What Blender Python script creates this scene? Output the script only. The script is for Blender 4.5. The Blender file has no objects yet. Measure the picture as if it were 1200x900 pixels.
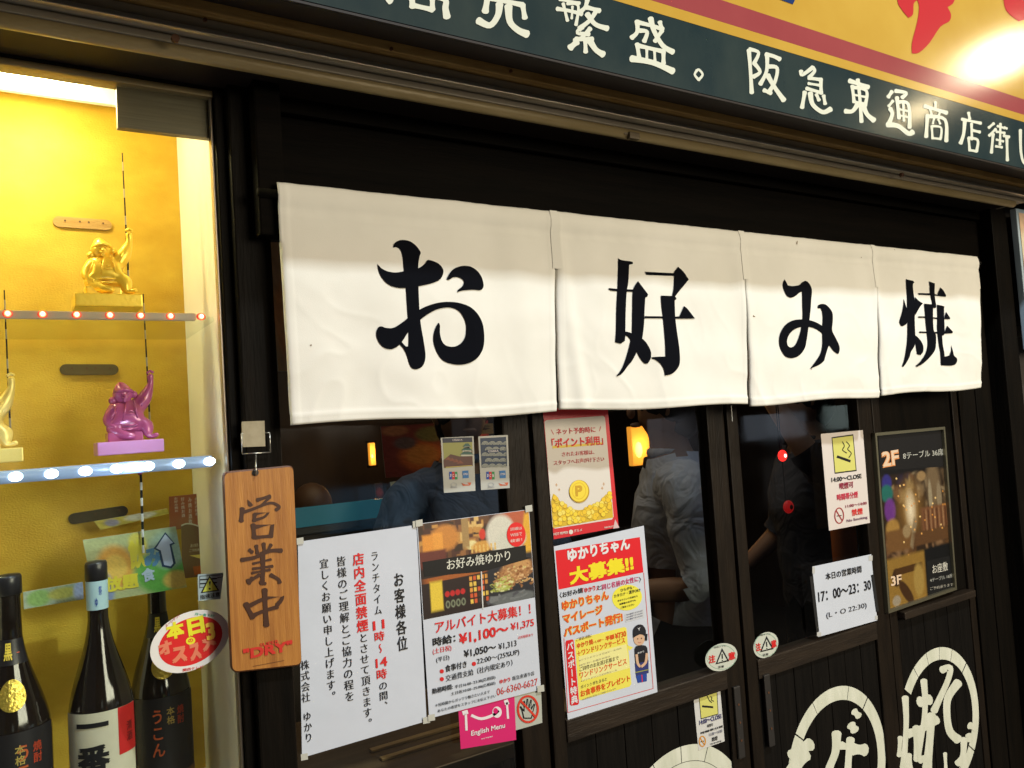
import bpy, bmesh, math, random
import numpy as np
from mathutils import Vector, Matrix, noise
from mathutils.geometry import delaunay_2d_cdt, tessellate_polygon
random.seed(7)
C = bpy.context.scene.collection
# ------------------------------------------------------------------ camera
F, CX, CY, DC, HC = 930.0, 600.0, 450.0, 1.15, 1.65      # camera 1.15 m in front of the shop front, 1.65 m high
ax = Vector(((2057 - CX) / F, -(398 - CY) / F, -1)).normalized()
az = Vector((-0.066, 1.0, 0)); az.z = -(ax.x * az.x + ax.y * az.y) / ax.z; az.normalize()
ay = az.cross(ax)
R = Matrix((ax, ay, az))
cam = bpy.data.objects.new('camera', bpy.data.cameras.new('camera')); C.objects.link(cam)
cam.data.sensor_width = 36; cam.data.lens = 36 * F / 1200
cam.matrix_world = Matrix.Translation((0, -DC, HC)) @ R.to_4x4()
cam.data.clip_start = .02; cam.data.clip_end = 200
bpy.context.scene.camera = cam
def U(px, py, y=0.0):                                     # the point of a fronto-parallel plane y that the picture shows at px, py
    d = R @ Vector(((px - CX) / F, -(py - CY) / F, -1))
    t = (y + DC) / d.y
    return Vector((d.x * t, y, HC + d.z * t))
# ------------------------------------------------------------------ world and light
w = bpy.data.worlds.new("World"); bpy.context.scene.world = w; w.use_nodes = True
w.node_tree.nodes['Background'].inputs[0].default_value = (.75, .8, 1, 1)
w.node_tree.nodes['Background'].inputs[1].default_value = .05
vs = bpy.context.scene.view_settings
vs.view_transform = 'Standard'; vs.look = 'None'; vs.exposure = 0; vs.gamma = 1
def area(name, loc, target, sx, sy, power, col):
    l = bpy.data.lights.new(name, 'AREA'); l.shape = 'RECTANGLE'; l.size = sx; l.size_y = sy; l.energy = power; l.color = col
    o = bpy.data.objects.new(name, l); C.objects.link(o); o.location = loc
    o.rotation_euler = (Vector(target) - Vector(loc)).to_track_quat('-Z', 'Y').to_euler()
    return o
area('arcade_key_lamp', (1.3, -2.35, 4.75), (1.1, 0, 1.7), .14, .14, 120, (.86, .94, 1))
area('street_fill', (2.65, -4.2, 2.6), (1.0, 0, 1.8), 2.7, 1.6, 190, (1, .87, .66))  # broad fill added for the glow of the lit street
def point(name, loc, power, col, r=.03):
    l = bpy.data.lights.new(name, 'POINT'); l.energy = power; l.color = col; l.shadow_soft_size = r
    o = bpy.data.objects.new(name, l); C.objects.link(o); o.location = loc; return o
# ------------------------------------------------------------------ materials
def mat(name, col=(.5, .5, .5), rough=.5, metal=0, emit=None, es=0, spec=.5, trans=0, var=0, vscale=8, stretch=(1, 1, 1), bump=0, bscale=60, col2=None, coat=0, alpha=1, sss=0):
    m = bpy.data.materials.new(name); m.use_nodes = True
    nt = m.node_tree; b = nt.nodes['Principled BSDF']; I = b.inputs
    I['Base Color'].default_value = (*col, 1); I['Roughness'].default_value = rough; I['Metallic'].default_value = metal
    I['Specular IOR Level'].default_value = spec
    if trans: I['Transmission Weight'].default_value = trans
    if coat: I['Coat Weight'].default_value = coat; I['Coat Roughness'].default_value = .12
    if emit: I['Emission Color'].default_value = (*emit, 1); I['Emission Strength'].default_value = es
    if var or bump or col2:
        tc = nt.nodes.new('ShaderNodeTexCoord'); mp = nt.nodes.new('ShaderNodeMapping'); mp.inputs['Scale'].default_value = stretch
        geo = nt.nodes.new('ShaderNodeNewGeometry'); nt.links.new(geo.outputs['Position'], mp.inputs[0])
    if var or col2:
        n = nt.nodes.new('ShaderNodeTexNoise'); n.inputs['Scale'].default_value = vscale; n.inputs['Detail'].default_value = 6; n.inputs['Roughness'].default_value = .6
        nt.links.new(mp.outputs[0], n.inputs['Vector'])
        r = nt.nodes.new('ShaderNodeValToRGB'); e = r.color_ramp.elements
        e[0].position = .3; e[1].position = .72
        c2 = col2 or tuple(c * (1 + var) for c in col); c1 = col if col2 else tuple(c * (1 - var) for c in col)
        e[0].color = (*c1, 1); e[1].color = (*c2, 1)
        nt.links.new(n.outputs['Fac'], r.inputs[0]); nt.links.new(r.outputs[0], I['Base Color'])
    if bump:
        n2 = nt.nodes.new('ShaderNodeTexNoise'); n2.inputs['Scale'].default_value = bscale; n2.inputs['Detail'].default_value = 4
        nt.links.new(mp.outputs[0], n2.inputs['Vector'])
        bp = nt.nodes.new('ShaderNodeBump'); bp.inputs['Strength'].default_value = bump; bp.inputs['Distance'].default_value = .004
        nt.links.new(n2.outputs['Fac'], bp.inputs['Height']); nt.links.new(bp.outputs[0], I['Normal'])
    return m
def glass_mat(name, tint=(1, 1, 1), ior=1.45, rough=0.0):
    m = bpy.data.materials.new(name); m.use_nodes = True; nt = m.node_tree
    nt.nodes.remove(nt.nodes['Principled BSDF']); out = nt.nodes['Material Output']
    t = nt.nodes.new('ShaderNodeBsdfTransparent'); t.inputs[0].default_value = (*tint, 1)
    g = nt.nodes.new('ShaderNodeBsdfGlossy'); g.inputs['Roughness'].default_value = rough
    f = nt.nodes.new('ShaderNodeFresnel'); f.inputs[0].default_value = ior
    x = nt.nodes.new('ShaderNodeMixShader')
    if rough:
        gp = nt.nodes.new('ShaderNodeNewGeometry'); nz = nt.nodes.new('ShaderNodeTexNoise'); nz.inputs['Scale'].default_value = 7; nz.inputs['Detail'].default_value = 5; mr = nt.nodes.new('ShaderNodeMapRange')
        mr.inputs[1].default_value = .35; mr.inputs[2].default_value = .7; mr.inputs[3].default_value = .01; mr.inputs[4].default_value = rough * 2.6
        nt.links.new(gp.outputs['Position'], nz.inputs['Vector']); nt.links.new(nz.outputs['Fac'], mr.inputs[0]); nt.links.new(mr.outputs[0], g.inputs['Roughness'])
    ge = nt.nodes.new('ShaderNodeNewGeometry'); iv = nt.nodes.new('ShaderNodeMath'); iv.operation = 'SUBTRACT'; iv.inputs[0].default_value = 1; nt.links.new(ge.outputs['Backfacing'], iv.inputs[1]); mu = nt.nodes.new('ShaderNodeMath'); mu.operation = 'MULTIPLY'; nt.links.new(f.outputs[0], mu.inputs[0]); nt.links.new(iv.outputs[0], mu.inputs[1])
    nt.links.new(mu.outputs[0], x.inputs[0]); nt.links.new(t.outputs[0], x.inputs[1]); nt.links.new(g.outputs[0], x.inputs[2])
    nt.links.new(x.outputs[0], out.inputs[0]); return m
_inks = {}
def ink(col, rough=.45):                                  # flat printed colour
    k = (tuple(round(c, 3) for c in col), rough)
    if k not in _inks: _inks[k] = mat('ink', col, rough, spec=.3)
    return _inks[k]
BLACK = (.012, .012, .014); RED = (.62, .02, .02); WHITE = (.70, .71, .72); YEL = (.80, .62, .05); CREAM = (.68, .68, .58)
M = dict(
    dark=mat('dark stained timber', (.003, .0026, .002), .55, col2=(.007, .0052, .0035), vscale=9, stretch=(6, 6, .6), bump=.25, bscale=40, spec=.05),
    darkh=mat('dark stained beam', (.0022, .002, .0016), .6, col2=(.0045, .0034, .0026), vscale=9, stretch=(.5, 6, 8), bump=.2, bscale=40, spec=.02),
    door=mat('worn brown timber', (.007, .0048, .003), .45, col2=(.016, .0105, .006), vscale=10, stretch=(5, 5, .7), bump=.3, bscale=50, spec=.14),
    rail=mat('worn brown rail', (.014, .010, .007), .4, col2=(.032, .022, .014), vscale=10, stretch=(.7, 5, 6), bump=.3, bscale=50, spec=.22),
    plank=mat('charred plank', (.004, .0035, .003), .6, col2=(.009, .0075, .006), vscale=12, stretch=(7, 7, .5), bump=.4, bscale=45, spec=.06),
    strip=mat('pale timber strip', (.34, .19, .055), .55, col2=(.52, .33, .12), vscale=7, stretch=(1.5, 8, 8), bump=.3, spec=.3),
    bronze=mat('dull bronze channel', (.26, .19, .08), .42, .1, col2=(.36, .28, .14), vscale=6, stretch=(1, 5, 5), bump=.15),
    alu=mat('grey aluminium channel', (.26, .22, .16), .4, .1, col2=(.34, .29, .22), vscale=5, stretch=(.8, 6, 6)),
    lip=mat('bright channel lip', (.45, .40, .32), .3, .7),
    steel=mat('brushed steel', (.13, .095, .05), .5, .15, col2=(.17, .13, .075), vscale=30, stretch=(.4, 1, 14)),
    cloth=mat('undyed cotton', (.72, .71, .64), .92, col2=(.80, .79, .73), vscale=5, bump=.10, bscale=900, spec=.1),
    dye=mat('black dye', (.004, .0045, .007), .9, spec=.05),
    paper=mat('white paper', (.56, .60, .68), .5, var=.05, vscale=5, spec=.3, bump=.5, bscale=9),
    white=mat('white plastic', (.78, .77, .73), .35),
    gold_wall=mat('gold wall paper', (.52, .31, .018), .5, .2, col2=(.70, .47, .05), vscale=9, stretch=(1, 1, 1.6), bump=.22, bscale=300),
    case_white=mat('white melamine', (.72, .68, .58), .4, var=.03),
    gold=mat('gold paint', (.95, .62, .06), .3, .35, bump=.1, bscale=150),
    palegold=mat('pale gold paint', (.88, .68, .20), .35, .25, bump=.1, bscale=150),
    purple=mat('purple resin', (.46, .09, .24), .25, .1, coat=.5),
    purple2=mat('lilac resin', (.60, .26, .56), .3, coat=.3),
    glass=glass_mat('window glass', (.93, .96, .95), 1.45, .045),
    shelfg=glass_mat('shelf glass', (.93, .97, .95), 1.5),
    ledstrip=mat('clear led tube', (.42, .36, .25), .25, emit=(1, .6, .4), es=.05),
    red_led=mat('red led', (.3, .02, .02), .3, emit=(1, .10, .04), es=9),
    red_halo=mat('red led halo', (.6, .05, .03), .3, emit=(1, .06, .02), es=.3),  # glow round each red LED, modelled as a faintly lit disc
    red_core=mat('red led core', (.6, .4, .4), .3, emit=(1, .75, .65), es=7),
    bluestrip=mat('cold white led tube', (.20, .26, .36), .25, emit=(.42, .60, 1), es=.20),
    white_led=mat('cold white led', (.8, .8, .8), .3, emit=(.66, .80, 1), es=9),
    tube=mat('warm lamp tube', (.8, .8, .8), .3, emit=(1, .90, .58), es=9),
    bottle=mat('dark bottle glass', (.012, .008, .006), .08, spec=.6, coat=.3),
    cap=mat('bottle cap', (.02, .018, .02), .3),
    label_w=mat('washi label', (.62, .58, .44), .7, var=.06, vscale=30),
    label_k=mat('black label', (.014, .012, .014), .4),
    goldfoil=mat('gold foil', (.75, .55, .10), .3, .8, bump=.5, bscale=200),
    board=mat('varnished cedar board', (.27, .095, .016), .45, col2=(.48, .21, .04), vscale=7, stretch=(16, 16, .8), bump=.2, spec=.4, bscale=60),
    boardedge=mat('darkened board edge', (.10, .035, .01), .5),
    wire=mat('steel wire', (.5, .48, .42), .3, .9),
    hook=mat('old masking tape', (.26, .22, .13), .7, col2=(.36, .31, .2), vscale=60),
    green=mat('green painted sign', (.011, .024, .028), .16, col2=(.032, .046, .042), vscale=7, stretch=(1, 1, .6), bump=.06, bscale=12, spec=.6),
    yellow=mat('yellow painted sign', (.42, .24, .03), .17, col2=(.52, .34, .06), vscale=2.2, bump=.06, bscale=12, spec=.6),
    redband=mat('red painted band', (.25, .045, .05), .15, col2=(.29, .06, .06), vscale=4, spec=.6),
    signred=mat('bright red paint', (.45, .03, .035), .15, spec=.6),
    signblue=mat('navy paint', (.01, .03, .12), .24, spec=.6),
    signwhite=mat('cream paint', (.58, .60, .50), .3, spec=.5),
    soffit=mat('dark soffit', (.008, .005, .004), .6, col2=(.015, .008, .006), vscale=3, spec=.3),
    frame=mat('brass grey picture frame', (.22, .20, .13), .35, .7),
    logo=mat('weathered cream paint', (.56, .58, .46), .7, col2=(.70, .71, .60), vscale=10, stretch=(4, 4, 1), bump=.2, spec=.2),
    skin=mat('skin', (.34, .19, .12), .5, spec=.3), hair=mat('black hair', (.012, .009, .008), .5),
    brown=mat('brown hair', (.14, .07, .03), .5),
    shirt=mat('pale cotton shirt', (.55, .58, .66), .85, var=.05, bump=.5, bscale=25, spec=.1),
    blueshirt=mat('slate blue shirt', (.10, .13, .21), .85, var=.08, bump=.5, bscale=25, spec=.1),
    greyshirt=mat('dark grey shirt', (.055, .055, .065), .85, var=.1, bump=.5, bscale=25, spec=.1),
    orange=mat('orange cloth', (.60, .17, .04), .8, spec=.1),
    trousers=mat('black trousers', (.012, .012, .014), .8, spec=.1),
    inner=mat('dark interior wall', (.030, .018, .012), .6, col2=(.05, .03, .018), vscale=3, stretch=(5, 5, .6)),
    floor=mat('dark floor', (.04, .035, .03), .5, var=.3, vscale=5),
    ground=mat('paving', (.12, .115, .11), .6, var=.25, vscale=6, bump=.3),
    lampglow=mat('amber lamp shade', (.8, .4, .1), .5, emit=(1, .36, .03), es=.85),
    lamphot=mat('amber lamp bulb', (.8, .6, .3), .5, emit=(1, .62, .14), es=2.2),
    redlamp=mat('red lamp', (.5, .02, .02), .4, emit=(1, .02, .015), es=2.4),
    redlamphot=mat('red lamp bulb', (.7, .3, .3), .4, emit=(1, .5, .4), es=5),
    teal=mat('teal reflection glow', (.03, .22, .28), .25, emit=(.05, .35, .45), es=.10),  # slight emission imitates a reflection in the window
    lampwhite=mat('arcade globe', (.8, .8, .8), .4, emit=(1, .86, .58), es=60),
    lantern=mat('added red lantern', (.6, .05, .02), .6, emit=(1, .10, .03), es=4),  # for the lantern added as a red glow source
)
for k_ in ('shirt', 'blueshirt', 'greyshirt'):             # deep garment creases
    for n_ in M[k_].node_tree.nodes:
        if n_.type == 'BUMP': n_.inputs['Distance'].default_value = .05; n_.inputs['Strength'].default_value = .5
        if n_.type == 'TEX_NOISE' and n_.inputs['Scale'].default_value > 20: n_.inputs['Scale'].default_value = 11; n_.inputs['Distortion'].default_value = 1.2; n_.inputs['Detail'].default_value = 2
# ------------------------------------------------------------------ object helpers
def setp(o, label=None, cat=None, group=None, kind=None):
    if label: o['label'] = label
    if cat: o['category'] = cat
    if group: o['group'] = group
    if kind: o['kind'] = kind
    return o
def thing(name, label, cat, loc, group=None):
    HZ[0] = None
    o = bpy.data.objects.new(name, None); C.objects.link(o); o.location = loc; o.empty_display_size = .05
    return setp(o, label, cat, group)
def wloc(o):
    v = Vector((0, 0, 0))
    while o: v += o.location; o = o.parent
    return v
def link(name, verts, faces, m, parent=None, smooth=False, kind=None, mats=None, fm=None):
    vs_ = [Vector(v) for v in verts]
    c = Vector(((min(v.x for v in vs_) + max(v.x for v in vs_)) / 2, (min(v.y for v in vs_) + max(v.y for v in vs_)) / 2, min(v.z for v in vs_)))
    me = bpy.data.meshes.new(name); me.from_pydata([v - c for v in vs_], [], faces)
    if mats:
        for k in mats: me.materials.append(k)
        me.polygons.foreach_set('material_index', fm)
    else: me.materials.append(m)
    if smooth: me.polygons.foreach_set('use_smooth', [True] * len(me.polygons))
    me.update()
    o = bpy.data.objects.new(name, me); C.objects.link(o)
    if parent: o.parent = parent; o.location = c - wloc(parent)
    else: o.location = c
    if kind: o['kind'] = kind
    return o
class MB:
    def __init__(s): s.v = []; s.f = []; s.fm = []; s.mats = []
    def add(s, v, f, m=None):
        n = len(s.v); s.v += [Vector(q) for q in v]; s.f += [tuple(i + n for i in q) for q in f]
        if m is not None:
            if m not in s.mats: s.mats.append(m)
            s.fm += [s.mats.index(m)] * len(f)
        return s
    def box(s, x0, x1, y0, y1, z0, z1, m=None, bev=0):
        if bev:
            bm = bmesh.new(); bmesh.ops.create_cube(bm, size=1)
            for v in bm.verts: v.co = Vector((x0 + (v.co.x + .5) * (x1 - x0), y0 + (v.co.y + .5) * (y1 - y0), z0 + (v.co.z + .5) * (z1 - z0)))
            bmesh.ops.bevel(bm, geom=bm.edges[:], offset=bev, segments=2, affect='EDGES', profile=.6)
            bm.verts.index_update(); v = [q.co.copy() for q in bm.verts]; f = [[q.index for q in p.verts] for p in bm.faces]; bm.free()
            return s.add(v, f, m)
        v = [(x, y, z) for x in (x0, x1) for y in (y0, y1) for z in (z0, z1)]
        return s.add(v, [(0, 1, 3, 2), (4, 6, 7, 5), (0, 4, 5, 1), (2, 3, 7, 6), (0, 2, 6, 4), (1, 5, 7, 3)], m)
    def tube(s, pts, r, n=10, m=None):
        pts = [Vector(p) for p in pts]; rr = r if isinstance(r, (list, tuple)) else [r] * len(pts); v = []; f = []
        for i, p in enumerate(pts):
            t = (pts[min(i + 1, len(pts) - 1)] - pts[max(i - 1, 0)]).normalized()
            a = t.orthogonal().normalized() if i == 0 else (a - t * a.dot(t)).normalized()
            b = t.cross(a)
            v += [p + (a * math.cos(2 * math.pi * k / n) + b * math.sin(2 * math.pi * k / n)) * rr[i] for k in range(n)]
        for i in range(len(pts) - 1):
            f += [(i * n + k, i * n + (k + 1) % n, (i + 1) * n + (k + 1) % n, (i + 1) * n + k) for k in range(n)]
        f += [tuple(range(n))[::-1], tuple(range((len(pts) - 1) * n, len(pts) * n))]
        return s.add(v, f, m)
    def lathe(s, c, prof, n=32, m=None):
        v = []; f = []; c = Vector(c)
        for r, z in prof: v += [c + Vector((r * math.cos(2 * math.pi * k / n), r * math.sin(2 * math.pi * k / n), z)) for k in range(n)]
        for i in range(len(prof) - 1): f += [(i * n + k, i * n + (k + 1) % n, (i + 1) * n + (k + 1) % n, (i + 1) * n + k) for k in range(n)]
        return s.add(v, f, m)
    def ball(s, c, r, m=None, sc=(1, 1, 1), seg=12):
        c = Vector(c); v = []; f = []; H = max(5, seg // 2)
        for i in range(H + 1):
            a = math.pi * i / H
            v += [c + Vector((r * sc[0] * math.sin(a) * math.cos(2 * math.pi * k / seg), r * sc[1] * math.sin(a) * math.sin(2 * math.pi * k / seg), r * sc[2] * math.cos(a))) for k in range(seg)]
        for i in range(H): f += [(i * seg + k, (i + 1) * seg + k, (i + 1) * seg + (k + 1) % seg, i * seg + (k + 1) % seg) for k in range(seg)]
        return s.add(v, f, m)
    def build(s, name, m=None, parent=None, smooth=False, kind=None):
        if s.mats and m is None: return link(name, s.v, s.f, None, parent, smooth, kind, s.mats, s.fm)
        return link(name, s.v, s.f, m, parent, smooth, kind)
def box(name, x0, x1, y0, y1, z0, z1, m, parent=None, bev=0.0, kind=None):
    return MB().box(x0, x1, y0, y1, z0, z1, None, bev).build(name, m, parent, kind=kind)
def slab(name, quad, y, th, m, parent=None, kind=None):    # an upright sheet with depth; its corners seen at the four picture points
    a = [U(px, py, y) for px, py in quad]
    b = [v + Vector((0, th, 0)) for v in a]
    n = len(a)
    return link(name, a + b, [tuple(range(n))[::-1], tuple(range(n, 2 * n))] + [(i, (i + 1) % n, n + (i + 1) % n, n + i) for i in range(n)], m, parent, kind=kind)
# ------------------------------------------------------------------ lettering and print
_tc = {}
HZ = [None]                                                # world slope of the sheet being printed, None = as measured
def glyphs(s, bold=0.0):
    k = (s, bold)
    if k not in _tc:
        c = bpy.data.curves.new('t', 'FONT'); c.body = s; c.resolution_u = 3
        o = bpy.data.objects.new('t', c); C.objects.link(o)
        dg = bpy.context.evaluated_depsgraph_get(); me = bpy.data.meshes.new_from_object(o.evaluated_get(dg))
        v0 = [(v.co.x, v.co.y) for v in me.vertices]; f0 = [tuple(p.vertices) for p in me.polygons]; b = bold * .8
        sh = [(0, 0)] if bold < .009 else [(-b, 0), (b, 0)] if bold < .018 else [(0, 0), (b, b), (-b, b), (b, -b), (-b, -b)]
        V = []; G = []
        for q, (dx, dy) in enumerate(sh): G += [tuple(i + len(V) for i in p) for p in f0]; V += [(x + dx, y + dy, q * .00002) for x, y in v0]
        _tc[k] = (V, G)
        bpy.data.objects.remove(o); bpy.data.curves.remove(c); bpy.data.meshes.remove(me)
    return _tc[k]
def sliced(s, bold):
    k = ('sl', s, bold)
    if k not in _tc:
        vv, ff = glyphs(s, bold); bm = bmesh.new(); vs_ = [bm.verts.new((v[0], v[1], v[2])) for v in vv]
        for p in ff:
            try: bm.faces.new([vs_[i] for i in p])
            except ValueError: pass
        for i in range(1, 14): bmesh.ops.bisect_plane(bm, geom=bm.verts[:] + bm.edges[:] + bm.faces[:], plane_co=(i / 14, 0, 0), plane_no=(1, 0, 0))
        bm.verts.index_update(); _tc[k] = ([tuple(v.co) for v in bm.verts], [tuple(v.index for v in p.verts) for p in bm.faces]); bm.free()
    return _tc[k]
def catmull(pts, n=5, closed=True):
    out = []; N = len(pts)
    rng = range(N) if closed else range(N - 1)
    for i in rng:
        g = (lambda j: pts[j % N]) if closed else (lambda j: pts[max(0, min(N - 1, j))])
        p0, p1, p2, p3 = g(i - 1), g(i), g(i + 1), g(i + 2)
        for k in range(n):
            t = k / n
            out.append(tuple(.5 * ((2 * b) + (-a + c) * t + (2 * a - 5 * b + 4 * c - d) * t * t + (-a + 3 * b - 3 * c + d) * t ** 3) for a, b, c, d in zip(p0, p1, p2, p3)))
    if not closed: out.append(tuple(pts[-1]))
    return out
def smooth_poly(pts, n=4, sharp=62):                       # smooth closed outline that keeps its sharp corners
    N = len(pts); cor = []
    for i in range(N):
        a = Vector(pts[i]) - Vector(pts[i - 1]); b = Vector(pts[(i + 1) % N]) - Vector(pts[i])
        cor.append(a.length > 1e-6 and b.length > 1e-6 and math.degrees(a.angle(b)) > sharp)
    if not any(cor): return catmull(pts, n)
    s = cor.index(True); P = [pts[(s + i) % N] for i in range(N + 1)]; K = [cor[(s + i) % N] for i in range(N + 1)]
    out = []; run = [P[0]]
    for i in range(1, N + 1):
        run.append(P[i])
        if K[i] or i == N: out += catmull(run, n, False)[:-1]; run = [P[i]]
    return out
def tess(pts):
    t = tessellate_polygon([[Vector((p[0], p[1], 0)) for p in pts]])
    return [tuple(x) for x in t]
class Print:
    """flat print on a sheet at depth y (toward the camera = smaller y); crop = (ox, oy, scale) of the coordinates given"""
    def __init__(s, y, crop=(0, 0, 1), step=.00025):
        s.y = y; s.c = crop; s.step = step; s.layers = {}; s.n = 0; s.hz = HZ[0]
    def p(s, x, y): return s.c[0] + x / s.c[2], s.c[1] + y / s.c[2]
    def W(s, x, y, L=1): return U(*s.p(x, y), s.y - L * s.step)
    def _add(s, v, f, col):
        m = col if isinstance(col, bpy.types.Material) else ink(col)
        s.layers.setdefault(m.name, (m, MB()))[1].add(v, f)
    def text(s, st, x0, y0, x1, y1, h, col=BLACK, bold=.012, L=4):
        vv, ff = glyphs(st, bold)
        if not vv: return
        ax0 = min(v[0] for v in vv); ax1 = max(v[0] for v in vv); ay0 = min(v[1] for v in vv); ay1 = max(v[1] for v in vv)
        o = s.W(x0, y0, L); u = s.W(x1, y1, L) - o; hh = (s.W(x0, y0 - h, L) - o).length
        if s.hz is not None and abs(u.z / max(u.x, 1e-6) - s.hz) < .6: mid = o + u / 2; u = Vector((u.x, 0, u.x * s.hz)); o = mid - u / 2
        up = Vector((-u.z, 0, u.x)).normalized() * hh
        if ay1 - ay0 < .35: ay0, ay1 = ay0 - .3, ay1 + .3
        s._add([o + u * ((v[0] - ax0) / (ax1 - ax0)) + up * ((v[1] - ay0) / (ay1 - ay0)) - Vector((0, v[2], 0)) for v in vv], ff, col)
    def vtext(s, st, x0, y0, x1, y1, w, col=BLACK, bold=.012, L=4, fill=.94):
        n = len(st)
        for i, ch in enumerate(st):
            if ch in ' 　': continue
            vv, ff = glyphs(ch, bold); t = (i + .5) / n
            cx, cy = x0 + (x1 - x0) * t, y0 + (y1 - y0) * t
            c = s.W(cx, cy, L); ww = (s.W(cx + w / 2, cy, L) - s.W(cx - w / 2, cy, L)).length
            cell = (s.W(x1, y1, L) - s.W(x0, y0, L)).length / n * fill
            gx0 = min(v[0] for v in vv); gx1 = max(v[0] for v in vv); out = []
            for v in vv:
                gx, gy = v[0] - .5, v[1] - .38
                if ch in '、。': gx += .55; gy += .55
                elif ch in 'ー〜～': gx, gy = -gy * 1.0, -gx
                elif ch.isascii(): gx = v[0] - (gx0 + gx1) / 2
                out.append(c + Vector((gx * ww, -v[2], gy * cell)))
            s._add(out, ff, col)
    def poly(s, pts, col, L=1, smooth=0):
        P = smooth_poly(pts, smooth) if smooth else pts
        s._add([s.W(x, y, L) for x, y in P], tess(P), col)
    def oval(s, cx, cy, rx, ry, col, L=1, rot=0, n=32, ring=0):
        cr, sr = math.cos(math.radians(rot)), math.sin(math.radians(rot))
        E = lambda k, a, b: (cx + a * math.cos(k) * cr - b * math.sin(k) * sr, cy + a * math.cos(k) * sr + b * math.sin(k) * cr)
        o = [E(2 * math.pi * i / n, rx, ry) for i in range(n)]
        if not ring: return s.poly(o, col, L)
        i_ = [E(2 * math.pi * i / n, rx - ring, ry - ring) for i in range(n)]
        s._add([s.W(x, y, L) for x, y in o + i_], [(k, (k + 1) % n, n + (k + 1) % n, n + k) for k in range(n)], col)
    def line(s, pts, wd, col, L=2, smooth=0, taper=None, closed=False):
        P = catmull(pts, smooth, closed) if smooth else list(pts)
        if closed: P = P + [P[0]]
        N = len(P); l = []; r = []
        for i, p in enumerate(P):
            a = Vector(P[max(i - 1, 0)]); b = Vector(P[min(i + 1, N - 1)])
            if closed and i in (0, N - 1): a = Vector(P[-2]); b = Vector(P[1])
            t = (b - a); t = t.normalized() if t.length > 1e-6 else Vector((1, 0))
            n = Vector((-t.y, t.x)); k = i / (N - 1)
            h = wd / 2 * (1 if not taper else taper[0] + (taper[1] - taper[0]) * k)
            l.append(Vector(p) + n * h); r.append(Vector(p) - n * h)
        out = [s.W(q.x, q.y, L) for q in l + r]
        s._add(out, [(i, i + 1, N + i + 1, N + i) for i in range(N - 1)], col)
    def brush(s, pts, wd, col, L=2, k=.06):                # round-ended brush stroke, slightly swelling at its ends
        P = catmull([Vector(p) for p in pts], 5, False) if len(pts) > 2 else [tuple(Vector(pts[0]).lerp(Vector(pts[1]), i / 5)) for i in range(6)]
        s.n += 1; LL = L + k * (s.n % 40); N = len(P); l = []; r = []
        for i, p in enumerate(P):
            t = Vector(P[min(i + 1, N - 1)]) - Vector(P[max(i - 1, 0)]); t.normalize(); n = Vector((-t.y, t.x)); q = i / (N - 1)
            h = wd / 2 * (.88 + .30 * (2 * q - 1) ** 2)
            l.append(Vector(p) + n * h); r.append(Vector(p) - n * h)
        t0 = (Vector(P[0]) - Vector(P[1])).normalized(); t1 = (Vector(P[-1]) - Vector(P[-2])).normalized()
        cap = lambda c, t, a, b: [Vector(c) + (t * math.sin(x) * .8 * wd / 2) + ((Vector(a) - Vector(b)) / 2) * math.cos(x) for x in (math.pi * j / 5 for j in range(1, 5))]
        out = l + cap(P[-1], t1, l[-1], r[-1]) + r[::-1] + cap(P[0], t0, r[0], l[0])
        s._add([s.W(q.x, q.y, LL) for q in out], tess(out), col)
    def build(s, name, parent):
        for m, mb in s.layers.values(): mb.build(name, m, parent, kind='stuff' if name in ('lettering', 'printing') else None)
def picture(name, quad, y, nx, ny, fn, parent, rough=.35, L=0, m=None):  # a printed picture: colours per vertex of a fine flat sheet
    a, b, c, d = quad if isinstance(quad[0], Vector) else [U(px, py, y - L * .00025) for px, py in quad]
    v = []
    for j in range(ny + 1):
        for i in range(nx + 1): v.append(a.lerp(b, i / nx).lerp(d.lerp(c, i / nx), j / ny))
    f = [(j * (nx + 1) + i, j * (nx + 1) + i + 1, (j + 1) * (nx + 1) + i + 1, (j + 1) * (nx + 1) + i) for j in range(ny) for i in range(nx)]
    o = link(name, v, f, None, parent, mats=[m or picmat()], fm=[0] * len(f))
    t, u = np.meshgrid(np.linspace(0, 1, ny + 1), np.linspace(0, 1, nx + 1), indexing='ij')
    rgb = np.clip(fn(u, t), 0, 1).reshape(-1, 3)
    at = o.data.color_attributes.new('Print', 'FLOAT_COLOR', 'POINT')
    at.data.foreach_set('color', np.concatenate([rgb, np.ones((len(rgb), 1))], 1).ravel().astype(np.float32))
    return o
_pm = []
def litmat():                                              # a backlit printed film
    m = picmat().copy(); nt = m.node_tree; b = nt.nodes['Principled BSDF']; a = next(n for n in nt.nodes if n.type == 'VERTEX_COLOR')
    nt.links.new(a.outputs[0], b.inputs['Emission Color']); b.inputs['Emission Strength'].default_value = .08; return m
def picmat():
    if not _pm:
        m = bpy.data.materials.new('printed picture'); m.use_nodes = True; nt = m.node_tree
        a = nt.nodes.new('ShaderNodeVertexColor'); a.layer_name = 'Print'
        nt.links.new(a.outputs[0], nt.nodes['Principled BSDF'].inputs['Base Color']); nt.nodes['Principled BSDF'].inputs['Roughness'].default_value = .35
        _pm.append(m)
    return _pm[0]
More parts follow.
